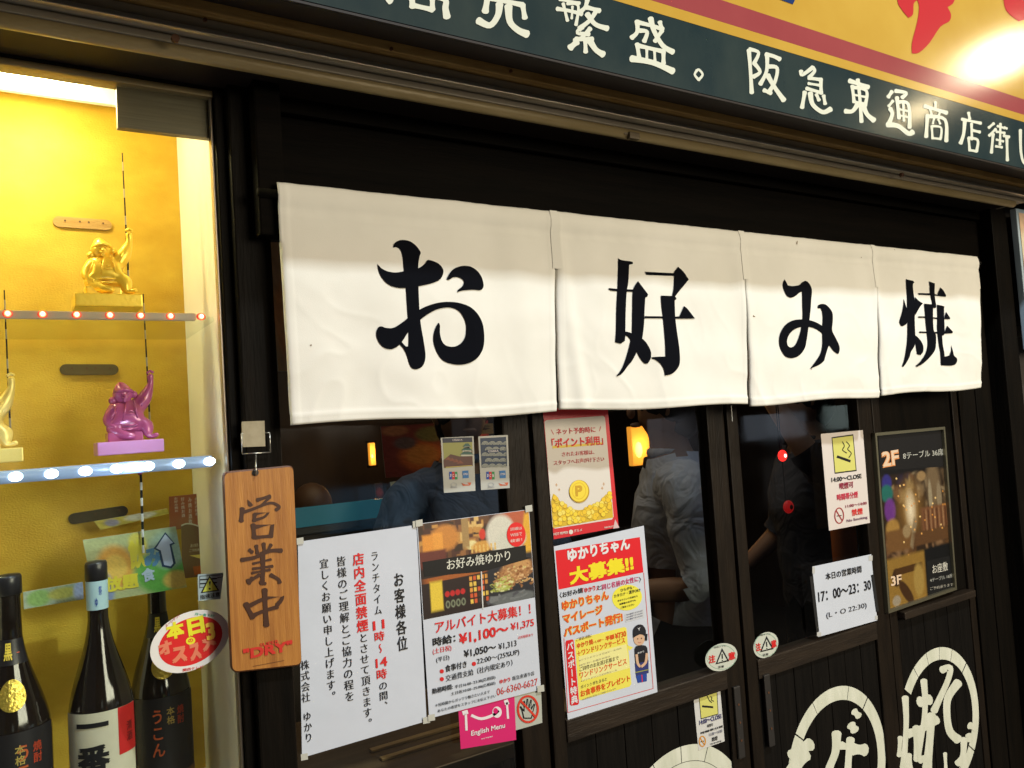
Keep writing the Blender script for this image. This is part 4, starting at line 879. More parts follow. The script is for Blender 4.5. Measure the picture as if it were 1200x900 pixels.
box('top_fill', XS0, XS1, SY + .0125, -.006, 2.30, 3.3, M['soffit'], sign)
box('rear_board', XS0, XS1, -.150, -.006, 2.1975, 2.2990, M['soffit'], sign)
SC = {'商': ((440, 0, 6), [([(95, -60), (90, -10), (105, 5)], 45), ([(255, -20), (262, 45)], 42), ([(255, 35), (400, 68)], 34), ([(400, -20), (400, 65)], 36), ([(90, -70), (300, -40), (480, -10), (492, 60), (502, 118)], 44), ([(60, -140), (520, -40)], 34), ([(280, -200), (285, -110)], 34)]),
    '売': ((440, 0, 6), [([(790, -30), (772, 80)], 42), ([(800, -15), (920, 10), (1035, 35)], 34), ([(1035, 35), (1050, 125)], 34), ([(872, 30), (860, 110), (805, 178), (725, 145)], 44), ([(935, 45), (945, 150), (1000, 210), (1065, 240)], 46), ([(780, -160), (1080, -90)], 34), ([(930, -210), (925, -90)], 34), ([(820, -80), (1030, -35)], 30)]),
    '繁': ((640, 0, 6), [([(95, -5), (160, 8), (235, 22)], 24), ([(78, 62), (160, 75), (250, 98)], 26), ([(120, 25), (150, 145)], 24), ([(150, 25), (225, 40), (210, 175)], 24), ([(185, 45), (180, 130)], 18), ([(290, 0), (275, 50), (245, 80)], 28), ([(280, 50), (375, 75)], 30), ([(355, 70), (310, 140), (235, 200)], 30), ([(290, 100), (345, 170), (430, 200)], 34), ([(255, 190), (220, 230), (300, 240)], 28), ([(310, 200), (250, 265), (200, 285)], 28), ([(210, 275), (325, 275)], 30), ([(275, 280), (278, 365)], 28), ([(215, 295), (170, 335)], 40), ([(310, 290), (350, 350), (400, 382)], 40), ([(100, -60), (330, -20)], 26), ([(150, -100), (140, -20)], 22)]),
    '盛': ((640, 0, 6), [([(640, 150), (640, 225), (602, 265)], 30), ([(650, 158), (740, 180), (820, 205)], 28), ([(660, 215), (710, 225), (690, 290)], 28), ([(735, 130), (760, 220), (820, 320), (890, 365)], 34), ([(800, 155), (812, 200)], 28), ([(815, 215), (765, 290)], 26), ([(640, 310), (655, 410)], 28), ([(645, 320), (825, 362)], 28), ([(708, 345), (708, 420)], 22), ([(762, 355), (765, 430)], 22), ([(825, 365), (825, 445)], 28), ([(602, 412), (750, 440), (890, 500)], 40)]),
    '。': ((640, 0, 6), [([(1060, 495), (1045, 525), (1072, 560)], 20), ([(1072, 562), (1100, 525), (1075, 490), (1058, 497)], 20)]),
    '阪': ((860, 40, 6.92), [([(122, 130), (135, 300), (145, 475)], 30), ([(128, 122), (200, 150), (165, 235)], 28), ([(165, 235), (212, 305), (160, 345)], 30), ([(262, 165), (320, 178), (372, 203)], 32), ([(270, 170), (265, 300), (215, 405)], 30), ([(280, 262), (350, 275), (335, 380), (280, 475)], 30), ([(275, 335), (330, 430), (405, 535)], 36), ([(245, 455), (300, 478)], 30)]),
    '急': ((860, 40, 6.92), [([(545, 300), (555, 330), (640, 270)], 30), ([(640, 272), (655, 300), (612, 350)], 28), ([(608, 355), (710, 370)], 28), ([(705, 365), (708, 480)], 28), ([(605, 400), (695, 415)], 24), ([(590, 440), (710, 475)], 26), ([(575, 470), (553, 595)], 30), ([(620, 480), (640, 570), (720, 632), (785, 608)], 36), ([(670, 490), (690, 535)], 26), ([(728, 500), (740, 565)], 26)]),
    '東': ((860, 40, 6.92), [([(938, 378), (1090, 430)], 32), ([(1005, 370), (1020, 500), (1035, 710)], 28), ([(960, 420), (975, 550)], 26), ([(965, 430), (1075, 460), (1065, 580)], 26), ([(965, 490), (1070, 510)], 20), ([(975, 548), (1070, 565)], 24), ([(1000, 575), (960, 625), (905, 625)], 34), ([(1050, 580), (1080, 650), (1135, 698)], 38)]),
    '通': ((1020, 70, 6.43), [([(162, 240), (135, 280)], 26), ([(170, 310), (138, 350)], 24), ([(150, 370), (165, 410), (138, 485)], 30), ([(130, 488), (210, 500), (285, 555), (318, 545)], 36), ([(190, 235), (270, 250), (240, 285)], 26), ([(200, 285), (215, 440)], 26), ([(200, 320), (285, 335), (295, 510)], 26), ([(215, 372), (285, 388)], 18), ([(215, 418), (280, 432)], 18), ([(248, 335), (252, 460)], 20)]),
    '商 ': ((1020, 70, 6.43), [([(410, 350), (575, 400)], 26), ([(490, 320), (490, 370)], 22), ([(450, 372), (460, 410)], 20), ([(528, 385), (515, 420)], 20), ([(430, 420), (420, 580)], 26), ([(430, 425), (562, 452), (572, 612)], 26), ([(462, 500), (468, 590)], 20), ([(465, 500), (532, 512), (530, 590)], 20), ([(465, 590), (530, 597)], 20), ([(480, 442), (470, 480)], 18), ([(512, 450), (525, 482)], 18)]),
    '店': ((1020, 70, 6.43), [([(740, 400), (748, 445)], 24), ([(690, 448), (832, 478)], 24), ([(712, 460), (702, 560), (680, 628)], 26), ([(762, 482), (765, 600)], 22), ([(770, 532), (825, 545)], 24), ([(740, 590), (748, 680)], 22), ([(740, 590), (808, 605), (800, 690)], 24), ([(745, 680), (800, 690)], 22)]),
    '街': ((1020, 70, 6.43), [([(930, 480), (892, 512)], 22), ([(945, 522), (895, 572)], 22), ([(925, 560), (912, 700)], 24), ([(958, 500), (1012, 515)], 20), ([(950, 542), (1012, 552)], 20), ([(980, 482), (976, 640)], 20), ([(950, 602), (1002, 615)], 18), ([(945, 652), (992, 660)], 20), ([(1005, 572), (1045, 582)], 24), ([(1028, 582), (1032, 758)], 24), ([(1010, 510), (1028, 518)], 20)]),
    'し': ((1020, 70, 6.43), [([(1130, 530), (1135, 700), (1165, 785), (1230, 770)], 24)])}
for ch, (cr, sts) in SC.items():
    P = Print(SY - .0006, cr, .0002)
    for pts, wd in sts: P.brush(pts, wd * (.90 if wd < 25 else 1.06), M['signwhite'], 1, .08)
    P.build('character', sign)
P = Print(SY - .0006, (700, 0, 2.4))
P.poly([(842, -10), (855, 25), (875, 50), (888, 40), (890, 10), (900, 0), (905, 20), (900, 60), (885, 120), (885, 150), (905, 148), (935, 120), (965, 75), (990, 60), (995, 40), (985, 20), (1010, -10), (1040, -160), (930, -220), (830, -160)], M['signred'], 1, 3)
P.poly([(1140, -20), (1150, 30), (1185, 60), (1260, 20), (1260, -120), (1130, -100)], M['signred'], 1, 3)
P.poly([(480, -60), (505, -5), (550, 12), (560, -8), (575, -60)], M['signblue'], 1); P.build('painted_stroke', sign)
# ------------------------------------------------------------------ notices on the glass
K1, K2, K3, K4, K5, K6 = (330, 480, 3.636), (330, 680, 3.636), (630, 480, 5.217), (630, 620, 3.748), (850, 480, 3.333), (740, 700, 2.609)
def sheet(name, label, cat, quad, y, m=None, th=.0006, part='sheet', group=None):
    lo = max(quad, key=lambda p: p[1]); t = thing(name, label, cat, U(*lo, y), group); slab(part, quad, y, th, m or M['paper'], t)
    if len(quad) == 4:
        q = [U(*p, y) for p in quad]; HZ[0] = ((q[1].z - q[0].z) / (q[1].x - q[0].x) + (q[2].z - q[3].z) / (q[2].x - q[3].x)) / 2
    return t
Y0 = .010                                                  # sheets are taped to the street side of the glass
t = sheet('white_notice', 'large white notice of vertical black and red writing on the left window', 'notice', [(349, 635), (488, 615), (500, 845), (354, 888)], Y0)
P = Print(Y0, K1); K1Y = lambda y: y + 200 * 3.636
P.vtext('お客様各位', 497, 690, 517, K1Y(303), 45, BLACK, .02)
P.vtext('ランチタイム', 395, 600, 413, K1Y(150), 34, BLACK, .014); P.vtext('11', 410, K1Y(168), 414, K1Y(212), 40, RED, .03) if 0 else P.text('11', 390, K1Y(212), 440, K1Y(208), 40, RED, .03)
P.text('時', 398, K1Y(262), 440, K1Y(256), 42, RED, .02); P.vtext('〜', 420, K1Y(268), 422, K1Y(312), 36, RED, .02); P.text('14', 402, K1Y(372), 452, K1Y(366), 40, RED, .03); P.text('時', 407, K1Y(424), 450, K1Y(418), 44, RED, .02)
P.vtext('の間、', 432, K1Y(428), 438, K1Y(555), 38, BLACK, .014)
P.vtext('店内全面禁煙', 326, 608, 347, K1Y(222), 50, RED, .028); P.vtext('とさせて頂きます。', 348, K1Y(222), 370, K1Y(632), 40, BLACK, .014)
P.vtext('皆様のご理解とご協力の程を', 252, 622, 292, K1Y(518), 42, BLACK, .016); P.vtext('宜しくお願い申し上げます。', 180, 632, 215, K1Y(518), 40, BLACK, .016)
P.vtext('株式会社', 99, K1Y(338), 104, K1Y(522), 38, BLACK, .012); P.vtext('ゆかり', 107, K1Y(558), 117, K1Y(692), 36, BLACK, .012)
P.build('lettering', t)
t = sheet('job_poster', 'job poster with restaurant photos above red and black wage figures', 'poster', [(488.5, 614), (620, 597), (634, 808), (503, 842)], Y0 - .0012)
q = [(489.5, 614.5), (619.5, 597.5), (626.7, 700), (496.5, 726.5)]
rnd = random.Random(4)
it0 = [(rnd.uniform(0, .6), rnd.uniform(0, .44), rnd.uniform(.01, .05), rnd.uniform(.01, .06), rnd.choice([(.5, .25, .06), (.12, .05, .02), (.65, .42, .14), (.28, .12, .04), (.04, .02, .01)]), 1.5, 0, 'b') for _ in range(80)]
it = [(.22, .18, .12, .14, (.55, .22, .04)), (.08, .25, .05, .12, (.7, .28, .04), 2, 0, 'b'), (.16, .22, .04, .10, (.75, .32, .05), 2, 0, 'b'), (.45, .30, .05, .05, (.75, .65, .3)), (.55, .33, .10, .06, (.6, .3, .06)), (.1, .40, .12, .1, (.13, .03, .02), 2, 0, 'b'), (.4, .12, .03, .2, (.35, .22, .08), 2, 0, 'b'), (.55, .2, .03, .06, (.6, .04, .02)),
      (.85, .2, .22, .25, (.45, .10, .04)), (.98, .3, .05, .3, (.7, .38, .03)), (.72, .22, .13, .2, (.62, .60, .50), 2), (.82, .30, .13, .12, (.58, .58, .48), 2)]
for k in range(14): it.append((.66 - k % 7 * .035, .33 + (k // 7) * .04, .008, .02, (.7, .45, .12), 2))
it += [(.29, .75, .29, .26, (.022, .012, .01), 3, 0, 'b'), (.30, .60, .27, .025, (.35, .10, .02), 2, -.03, 'b'), (.12, .78, .05, .15, (.72, .52, .05), 2, 0, 'b')]
for i in range(5):
    for j in range(5): it.append((.44 + i * .035 - .02, .66 + j * .062, .013, .022, rnd.choice([(.75, .5, .08), (.6, .1, .03), (.7, .3, .05), (.05, .03, .02)]), 2, 0, 'b'))
for i in range(4): it += [(.21 + i * .045, .78, .02, .03, (.50, .02, .02), 2), (.21 + i * .045, .89, .019, .04, (.20, .22, .14), 2), (.21 + i * .045, .89, .010, .024, (.03, .03, .02), 2)]
it += [(.79, .75, .205, .26, (.020, .020, .025), 3, 0, 'b'), (.80, .96, .20, .07, (.12, .13, .13), 2), (.84, .66, .17, .12, (.40, .19, .07), 1.5, -.35), (.72, .78, .09, .08, (.42, .46, .10), 1.5), (.9, .60, .08, .06, (.52, .28, .10))]
for k in range(70): it.append((.72 + rnd.random() * .24, .60 + rnd.random() * .2 - 0, .012, .006, rnd.choice([(.65, .40, .18), (.30, .13, .05), (.5, .27, .10), (.6, .55, .2)]), 2, rnd.random() * 3))
picture('printed_picture', q, Y0 - .0012, 200, 160, blobs((.07, .025, .015), it0 + it, .12, 2, clutter=[(.62, 1, .62, .85, 90, .016, [(.65, .42, .2), (.35, .17, .06), (.5, .28, .1), (.25, .10, .03)]), (.56, .95, .90, .99, 12, .03, [(.16, .17, .17), (.07, .07, .08)]), (.60, .80, .76, .86, 40, .014, [(.5, .52, .12), (.62, .62, .3), (.3, .32, .05)])]), t, L=1)
P = Print(Y0 - .0012, K1)
P.poly([(600, 650), (1040, 578), (1042, 628), (1065, 632), (858, 690), (608, 712)], (.008, .008, .008), 3); P.text('お好み焼ゆかり', 705, 686, 975, 640, 46, CREAM, .01, 5)
P.line([(851, 690), (858, 850)], 5, (.6, .6, .58), 4); P.oval(1000, 532, 40, 52, (.72, .02, .02), 4)
for k, s in enumerate(('詳細は', 'WEBで', '検索！')): P.text(s, 975, 518 + k * 25, 1025, 510 + k * 25, 14, (.75, .6, .55), .01, 6)
P.c = K2
P.text('アルバイト大募集！！', 655, 227, 1062, 145, 52, RED, .02); P.text('時給：', 645, 282, 742, 265, 38, BLACK, .03); P.text('¥1,100〜', 758, 282, 968, 232, 52, RED, .035); P.text('¥1,375', 978, 220, 1076, 197, 36, RED, .02)
P.text('(土日祝)', 645, 318, 725, 303, 28, RED); P.text('(平日)', 660, 353, 716, 342, 24); P.text('¥1,050〜', 778, 333, 915, 305, 36, BLACK, .025); P.text('¥1,313', 925, 300, 1002, 283, 30)
for x, y in ((683, 388), (820, 356), (683, 421)): P.oval(x, y, 9, 9, RED, 3, n=12)
P.text('食事付き', 698, 391, 790, 372, 30, BLACK, .02); P.text('22:00〜(25%UP)', 833, 362, 1014, 322, 28); P.text('交通費支給（社内規定あり）', 700, 428, 985, 368, 28); P.text('試用期間あり', 1008, 250, 1072, 238, 12, RED)
P.text('勤務時間:', 642, 485, 730, 465, 24, BLACK, .02); P.text('平日16:00~23:30(応相談)', 738, 462, 912, 425, 18); P.text('土日祝10:00~25:00(応相談)', 722, 492, 912, 448, 17); P.text('＊短時間からガッツリ働きたい人まで', 655, 535, 888, 488, 15); P.text('あなたの希望をスタッフにお伝え下さい', 665, 556, 915, 506, 14)
P.text('ゆかり', 930, 442, 975, 430, 18, RED, .03); P.text('阪急東通り店', 985, 426, 1078, 405, 18); P.text('06-6360-6627', 918, 490, 1092, 447, 30, (.55, .05, .04), 0)
P.build('lettering', t)
t = sheet('english_menu_sign', 'magenta English menu sign sticking out below the job poster', 'sign', [(536, 815), (602, 795), (605, 867), (540, 878)], Y0 + .0008, mat('magenta card', (.62, .01, .14), .45))
P = Print(Y0 + .0008, K2); Wt = (.75, .70, .72)
P.text('English Menu', 808, 672, 952, 632, 28, Wt, .02); P.text('many languages', 850, 682, 900, 667, 8, Wt)
P.line([(785, 570), (788, 640)], 10, Wt); P.line([(780, 555), (785, 572)], 24, Wt); P.line([(960, 520), (965, 590)], 9, Wt); P.line([(955, 510), (962, 530)], 18, Wt)
P.line([(808, 575), (850, 590), (900, 575), (925, 555)], 12, Wt, 2, 4); P.oval(918, 562, 20, 24, Wt, 2); P.oval(912, 556, 10, 12, (.62, .01, .14), 3); P.build('lettering', t)
t = sheet('no_touching_sign', 'small pale card with a crossed-out hand in a red ring', 'sign', [(601, 815), (634, 806), (635.5, 847), (604, 856)], Y0 + .0009, mat('pale grey card', (.42, .44, .38), .6))
P = Print(Y0 + .0009, K2); P.oval(1050, 549, 47, 60, (.60, .04, .02), 4, ring=9); P.line([(1018, 512), (1085, 585)], 9, (.60, .04, .02), 5)
P.poly([(1030, 590), (1022, 555), (1014, 540), (1020, 535), (1032, 552), (1030, 515), (1037, 513), (1042, 540), (1044, 505), (1051, 505), (1053, 538), (1060, 508), (1067, 510), (1064, 542), (1075, 525), (1081, 529), (1070, 570), (1066, 590)], BLACK, 2)
P.poly([(1035, 585), (1028, 558), (1036, 560), (1035, 520), (1040, 545), (1047, 545), (1048, 512), (1052, 545), (1057, 545), (1063, 515), (1061, 548), (1066, 552), (1075, 532), (1066, 570), (1062, 585)], (.42, .44, .38), 3); P.build('printing', t)
TAPE = mat('clear yellowed tape', (.50, .50, .44), .3)
for nm, q_, y_ in (('white_notice', [(349, 635), (488, 615), (500, 845), (354, 888)], Y0), ('job_poster', [(488.5, 614), (620, 597), (634, 808), (503, 842)], Y0 - .0012)):
    for (px, py), (dx, dy) in zip(q_, ((5, 1), (-5, 1), (-5, -1), (5, -1))):
        slab('tape', [(px - 3 + dx * .3, py - 4), (px + 5 + dx * .3, py - 5.5), (px + 5.5 + dx * .3, py + 2), (px - 2.5 + dx * .3, py + 3.5)], y_ - .0022, .0002, TAPE, bpy.data.objects[nm])
# card stickers
def card(label, quad, style):
    t = sheet('payment_sticker', label, 'sticker', [(K1[0] + x / K1[2], K1[1] + y / K1[2]) for x, y in quad], Y0 + .0005, mat('grey vinyl', (.40, .41, .38), .4))
    P = Print(Y0 + .0005, K1); x0 = quad[0][0] + 8; xr = quad[1][0] - 8
    if style == 0:
        P.poly([(x0, 122), (xr + 2, 118), (xr + 5, 240), (x0 + 8, 250)], (.30, .30, .09), 1); P.poly([(x0, 122), (xr + 2, 118), (xr + 3, 138), (x0 + 1, 142)], (.02, .025, .05), 2); P.text('OSAKA', 728, 134, 770, 132, 8, Wt, .01, 3)
        P.poly([(690, 215), (720, 190), (760, 200), (812, 170), (815, 240), (692, 248)], (.10, .04, .03), 2)
        for k, (x, y, wd) in enumerate(((790, 150, 26), (790, 166, 38), (790, 184, 50))): P.poly([(x - wd / 2 - 6, y + 8), (x - wd / 4, y - 6), (x + wd / 4, y - 6), (x + wd / 2 + 4, y + 8)], (.05, .12, .10), 3); P.poly([(x - wd / 2, y + 8), (x + wd / 2, y + 7), (x + wd / 2, y + 14), (x - wd / 2, y + 15)], (.5, .5, .42), 3)
        for k in range(4): P.poly([(695 + k * 17, 215 + 5 * k), (710 + k * 17, 200 + 5 * k), (725 + k * 17, 214 + 5 * k)], (.22, .07, .04), 3)
        P.line([(700, 246), (812, 238)], 3, (.5, .4, .1), 4)
    else:
        P.poly([(x0, 122), (xr, 116), (xr + 5, 240), (x0 + 6, 248)], (.025, .045, .09), 1)
        for j in range(5):
            for i in range(4):
                cx, cy = x0 + 22 + i * 30 + (15 if j % 2 else 0), 150 + j * 24
                for r in (15, 10, 5):
                    pts = [(max(x0 + 2, min(xr, cx + r * math.cos(a))), cy - r * .95 * math.sin(a)) for a in [math.pi * k / 8 for k in range(9)]]
                    P.line(pts, 2.6, (.42, .44, .38), 2 + j * .3)
        P.poly([(872, 172), (930, 168), (932, 182), (874, 186)], (.025, .045, .09), 4); P.text('OSAKA', 880, 182, 925, 180, 9, Wt, .01, 5)
    lx = quad[3][0] + 22; ly = 265
    for k, c in enumerate(((.02, .08, .40), (.55, .03, .04), (.03, .25, .08))): P.poly([(lx + k * 12, ly), (lx + k * 12 + 11, ly - 1), (lx + k * 12 + 12, ly + 32), (lx + k * 12 + 1, ly + 33)], c, 2); P.text('JCB'[k], lx + k * 12 + 2, ly + 22, lx + k * 12 + 9, ly + 21, 12, Wt, .02, 3)
    P.poly([(lx + 56, ly - 4), (lx + 82, ly - 6), (lx + 84, ly + 26), (lx + 58, ly + 28)], (.03, .16, .42), 2); P.text('AMEX', lx + 60, ly + 15, lx + 81, ly + 13, 9, Wt, .01, 3)
    P.oval(lx + 20, ly + 55, 13, 9, (.30, .33, .36), 2, ring=2); P.text('Diners', lx + 8, ly + 70, lx + 34, ly + 68, 7, (.2, .2, .22)); P.poly([(lx + 52, ly + 48), (lx + 95, ly + 45), (lx + 90, ly + 58), (lx + 60, ly + 60)], (.5, .10, .04), 2); P.poly([(lx + 52, ly + 48), (lx + 75, ly + 47), (lx + 85, ly + 54), (lx + 70, ly + 54)], (.42, .42, .40), 3)
    P.build('printing', t)
card('payment sticker printed with a castle on the left window', [(678, 120), (818, 113), (826, 346), (692, 355)], 0)
card('payment sticker printed with blue waves on the left window', [(838, 114), (964, 108), (972, 334), (850, 343)], 1)
# red coin poster
t = sheet('coin_poster', 'red-edged poster of a gold coin heap at the door curtain hem', 'poster', [(636, 478), (712, 478), (725, 618), (649, 632)], .003, mat('red glossy paper', (.60, .015, .025), .35))
P = Print(.003, K3); PW = (.66, .62, .56)
P.poly([(42, 75), (55, 64), (400, 38), (412, 48), (465, 655), (455, 672), (105, 728), (92, 718)], PW, 1)
TR = (.50, .03, .04)
P.line([(82, 122), (98, 152)], 4, TR); P.line([(386, 102), (378, 132)], 4, TR); P.text('ネット予約時に', 115, 155, 355, 138, 38, TR, .02); P.poly([(90, 222), (400, 200), (402, 214), (92, 238)], (.75, .55, .08), 2); P.text('「ポイント利用」', 88, 238, 402, 214, 60, RED, .035)
P.text('されたお客様は、', 150, 288, 348, 272, 28, TR, .015); P.text('スタッフへお声がけ下さい', 100, 342, 408, 314, 30, TR, .015)
rn = random.Random(5)
def ramp(x): return (610 - 75 * math.exp(-((x - 95) / 45) ** 2) - 75 * math.exp(-((x - 430) / 50) ** 2) + 25 * math.exp(-((x - 250) / 70) ** 2) - 35)
P.poly([(82, 560)] + [(x, ramp(x) + 14) for x in range(95, 450, 14)] + [(458, 600), (462, 660), (95, 724)], (.62, .42, .03), 2)
for k in range(110):
    x = rn.uniform(100, 450); yt = ramp(x) + 10; yb = 712 - (x - 100) * .165; 
    if yb - yt < 12: continue
    y = rn.uniform(yt, yb - 6); P.oval(x, y, 15, 16, (.45, .27, .02), 3 + k * .02, n=14); P.oval(x, y - 1, 13, 14, rn.choice([(.80, .60, .04), (.78, .52, .03), (.80, .66, .12)]), 3.01 + k * .02, n=14)
P.oval(255, 500, 62, 70, (.45, .27, .02), 6.2); P.oval(253, 497, 57, 65, (.80, .62, .05), 6.3); P.oval(253, 497, 44, 52, (.70, .48, .03), 6.4, ring=5); P.text('P', 232, 530, 276, 528, 66, (.55, .32, .02), .05, 6.6)
for x, y in ((115, 460), (132, 490), (405, 455), (395, 480)): P.line([(x - 8, y), (x + 8, y)], 3, (.6, .3, .1)); P.line([(x, y - 10), (x, y + 10)], 3, (.6, .3, .1))
P.text('HOT PEPPER', 98, 772, 186, 756, 16, PW, .02); P.oval(204, 748, 13, 14, PW, 2); P.text('グルメ', 222, 752, 272, 742, 18, PW, .02); P.text('RECRUIT', 410, 728, 465, 716, 10, PW, .02)
P.poly([(474, 670), (500, 722), (462, 728)], (.62, .45, .45), 2); P.build('lettering', t)
# recruiting poster
t = sheet('recruiting_poster', 'big red and white campaign poster with yellow headline on the left door', 'poster', [(649, 640.5), (754.5, 616), (770.5, 811), (665.5, 843.5)], .0022)
P = Print(.0022, K4, .0002)
P.poly([(78, 95), (449, 35), (465, 190), (92, 266)], (.68, .012, .02), 1)
P.text('ゆかりちゃん', 133, 138, 408, 96, 56, WHITE, .05); P.text('大募集!!', 142, 238, 424, 190, 76, (.80, .68, .02), .05)
P.text('〈お好み焼', 98, 302, 200, 282, 25, BLACK, .02); P.text('「ゆかり」', 198, 282, 265, 268, 24, RED, .03); P.text('と', 265, 268, 283, 264, 20); P.text('同じ名前の女性に', 284, 265, 444, 233, 26, (.55, .02, .12), .02); P.text('〉', 446, 236, 456, 230, 24)
OR = (.68, .09, .01)
for s, a in (('ゆかりちゃん', (108, 355, 315, 316, 44)), ('マイレージ', (112, 412, 288, 376, 42)), ('パスポート発行!', (116, 472, 376, 412, 46))): P.text(s, *a, (.78, .60, .10), .10, 3); P.text(s, *a, OR, .05, 4)
P.oval(393, 301, 66, 56, (.78, .72, .06), 2, -12)
for s, a in (('ひらがな・', (365, 275, 425, 262, 14)), ('カタカナ・漢字OK!!', (336, 300, 452, 277, 16)), ('ゆかりという名前なら', (352, 318, 440, 300, 9)), ('結婚後の名字でも', (360, 333, 432, 318, 9)), ('ご提示ください', (365, 349, 425, 336, 9))): P.text(s, *a, BLACK, .02)
P.poly([(383, 372), (466, 350), (469, 388), (386, 410)], (.55, .57, .60), 2)
for k in range(3): P.text('本人確認できるものを', 390, 380 + k * 11, 462, 362 + k * 11, 7, (.08, .08, .15))
P.poly([(163, 486), (380, 430), (390, 434), (412, 680), (404, 692), (190, 752), (182, 748)], (.78, .70, .10), 1); P.poly([(180, 560), (390, 505), (404, 610), (195, 668)], (.78, .74, .30), 2)
P.poly([(395, 510), (420, 520), (402, 535)], (.78, .70, .10), 1)
P.text('ご来店1回に', 170, 492, 240, 475, 14, (.2, .1, .05)); P.text('ゆかり焼', 174, 524, 245, 506, 24, OR, .03); P.text('+1,480〜', 246, 503, 292, 492, 12, OR); P.text('半額', 300, 492, 338, 482, 22, OR, .04); P.text('¥730', 342, 484, 390, 470, 26, OR, .03)
P.text('＋ワンドリンクサービス', 175, 556, 385, 502, 26, OR, .02); P.text('※ソフトドリンク又はビールのみ', 182, 578, 370, 530, 8, (.35, .3, .2)); P.text('※8月1日〜お誕生日月は', 182, 600, 320, 565, 8, (.35, .3, .2))
P.text('ご同伴のお友達3名様まで', 185, 622, 357, 578, 20, (.15, .12, .05), .015); P.text('ワンドリンクサービス', 185, 652, 392, 597, 28, OR, .02); P.text('※ソフトドリンク又は生ビール', 190, 668, 350, 626, 8, (.35, .3, .2)); P.text('ポイントがたまると', 190, 698, 306, 668, 15, (.15, .12, .05)); P.text('お食事券をプレゼント', 190, 738, 407, 668, 30, OR, .03); P.text('※お食事券は次回よりご利用いただけます', 195, 752, 345, 705, 8, (.35, .3, .2))
P.poly([(122, 500), (126, 490), (152, 484), (158, 488), (182, 765), (176, 772), (148, 776), (142, 770)], (.62, .015, .02), 2); P.vtext('パスポート特典', 140, 495, 163, 768, 30, WHITE, .03)
for a in (([(116, 480), (133, 806)]), ([(133, 806), (508, 700)]), ([(508, 700), (466, 192)])): P.line(a, 2.5, (.6, .05, .05), 2)
SKN = (.62, .40, .26)
P.poly([(427, 590), (487, 575), (488, 632), (432, 645)], (.03, .04, .16), 3); P.line([(430, 630), (488, 617)], 4, (.3, .3, .05), 4); P.poly([(432, 645), (480, 634), (480, 668), (440, 676)], (.02, .06, .30), 3); P.line([(458, 640), (460, 672)], 4, RED, 4)
P.poly([(425, 528), (440, 512), (465, 510), (482, 522), (486, 578), (430, 592)], (.015, .015, .02), 4, 2); P.oval(446, 484, 24, 27, SKN, 5); P.poly([(420, 478), (420, 440), (440, 420), (462, 422), (476, 445), (474, 470), (450, 462)], (.015, .015, .02), 6, 2)
P.line([(478, 460), (476, 490)], 10, (.015, .015, .02), 5); P.text('Y', 440, 446, 452, 444, 12, WHITE, .02, 7); P.oval(440, 482, 2.5, 3, BLACK, 7, n=8); P.oval(456, 480, 2.5, 3, BLACK, 7, n=8); P.line([(442, 497), (448, 500), (455, 496)], 2, (.5, .1, .1), 7)
P.line([(435, 550), (440, 590), (452, 605)], 11, SKN, 5, 3); P.line([(480, 545), (475, 585), (455, 605)], 11, SKN, 5, 3); P.text('ゆかり', 440, 548, 468, 542, 8, WHITE, .02, 6)
P.build('lettering', t)
# smoking notices
def smoke(name, label, quad, y, crop, sq, cig, txt, icon, curl, mt):
    t = sheet(name, label, 'notice', [(crop[0] + a / crop[2], crop[1] + b / crop[2]) for a, b in quad], y, mt)
    P = Print(y, crop); P.poly(sq, (.02, .02, .02), 1); c = Vector((sum(p[0] for p in sq) / 4, sum(p[1] for p in sq) / 4))
    P.poly([tuple(c + (Vector(p) - c) * .93) for p in sq], (.62, .60, .16), 2); P.line(cig[:2], cig[2], BLACK, 3); P.line(curl[0], curl[1], BLACK, 3, 4); P.line(curl[2], curl[1], BLACK, 3, 4)
    for a in txt: P.text(*a[:6], a[6], .025)
    P.oval(*icon[:4], icon[4], 3, ring=icon[5]); P.line([(icon[0] - icon[2] * .6, icon[1] - icon[3] * .6), (icon[0] + icon[2] * .6, icon[1] + icon[3] * .6)], icon[5], icon[4], 3); P.line([(icon[0] - icon[2] * .5, icon[1] + 2), (icon[0] + icon[2] * .5, icon[1] - 1)], icon[5] * .8, BLACK, 2)
    P.build('printing', t); return t
DR = (.28, .02, .05)
smoke('smoking_notice', 'white smoking times notice with yellow pictogram on the right door glass', [(373, 95), (537, 80), (565, 442), (405, 473)], -.0040, K5, [(415, 108), (500, 96), (513, 240), (427, 251)], ((436, 183), (489, 202), 10),
      [('14:00〜CLOSE', 416, 288, 533, 264, 18, BLACK), ('喫煙可', 447, 315, 501, 302, 26, DR), ('時間帯分煙', 438, 360, 519, 340, 26, (.55, .02, .06)), ('11:00〜14:00', 470, 386, 553, 368, 11, DR), ('禁煙', 495, 418, 538, 406, 26, RED), ('No Smoking', 475, 444, 556, 427, 14, (.2, .1, .15))],
      (445, 414, 19, 32, (.35, .04, .04), 4), ([(457, 125), (465, 142), (458, 158), (475, 170)], 3.5, [(482, 188), (492, 170), (478, 155), (485, 140), (472, 125)]), mat('pinkish white card', (.66, .60, .56), .5))
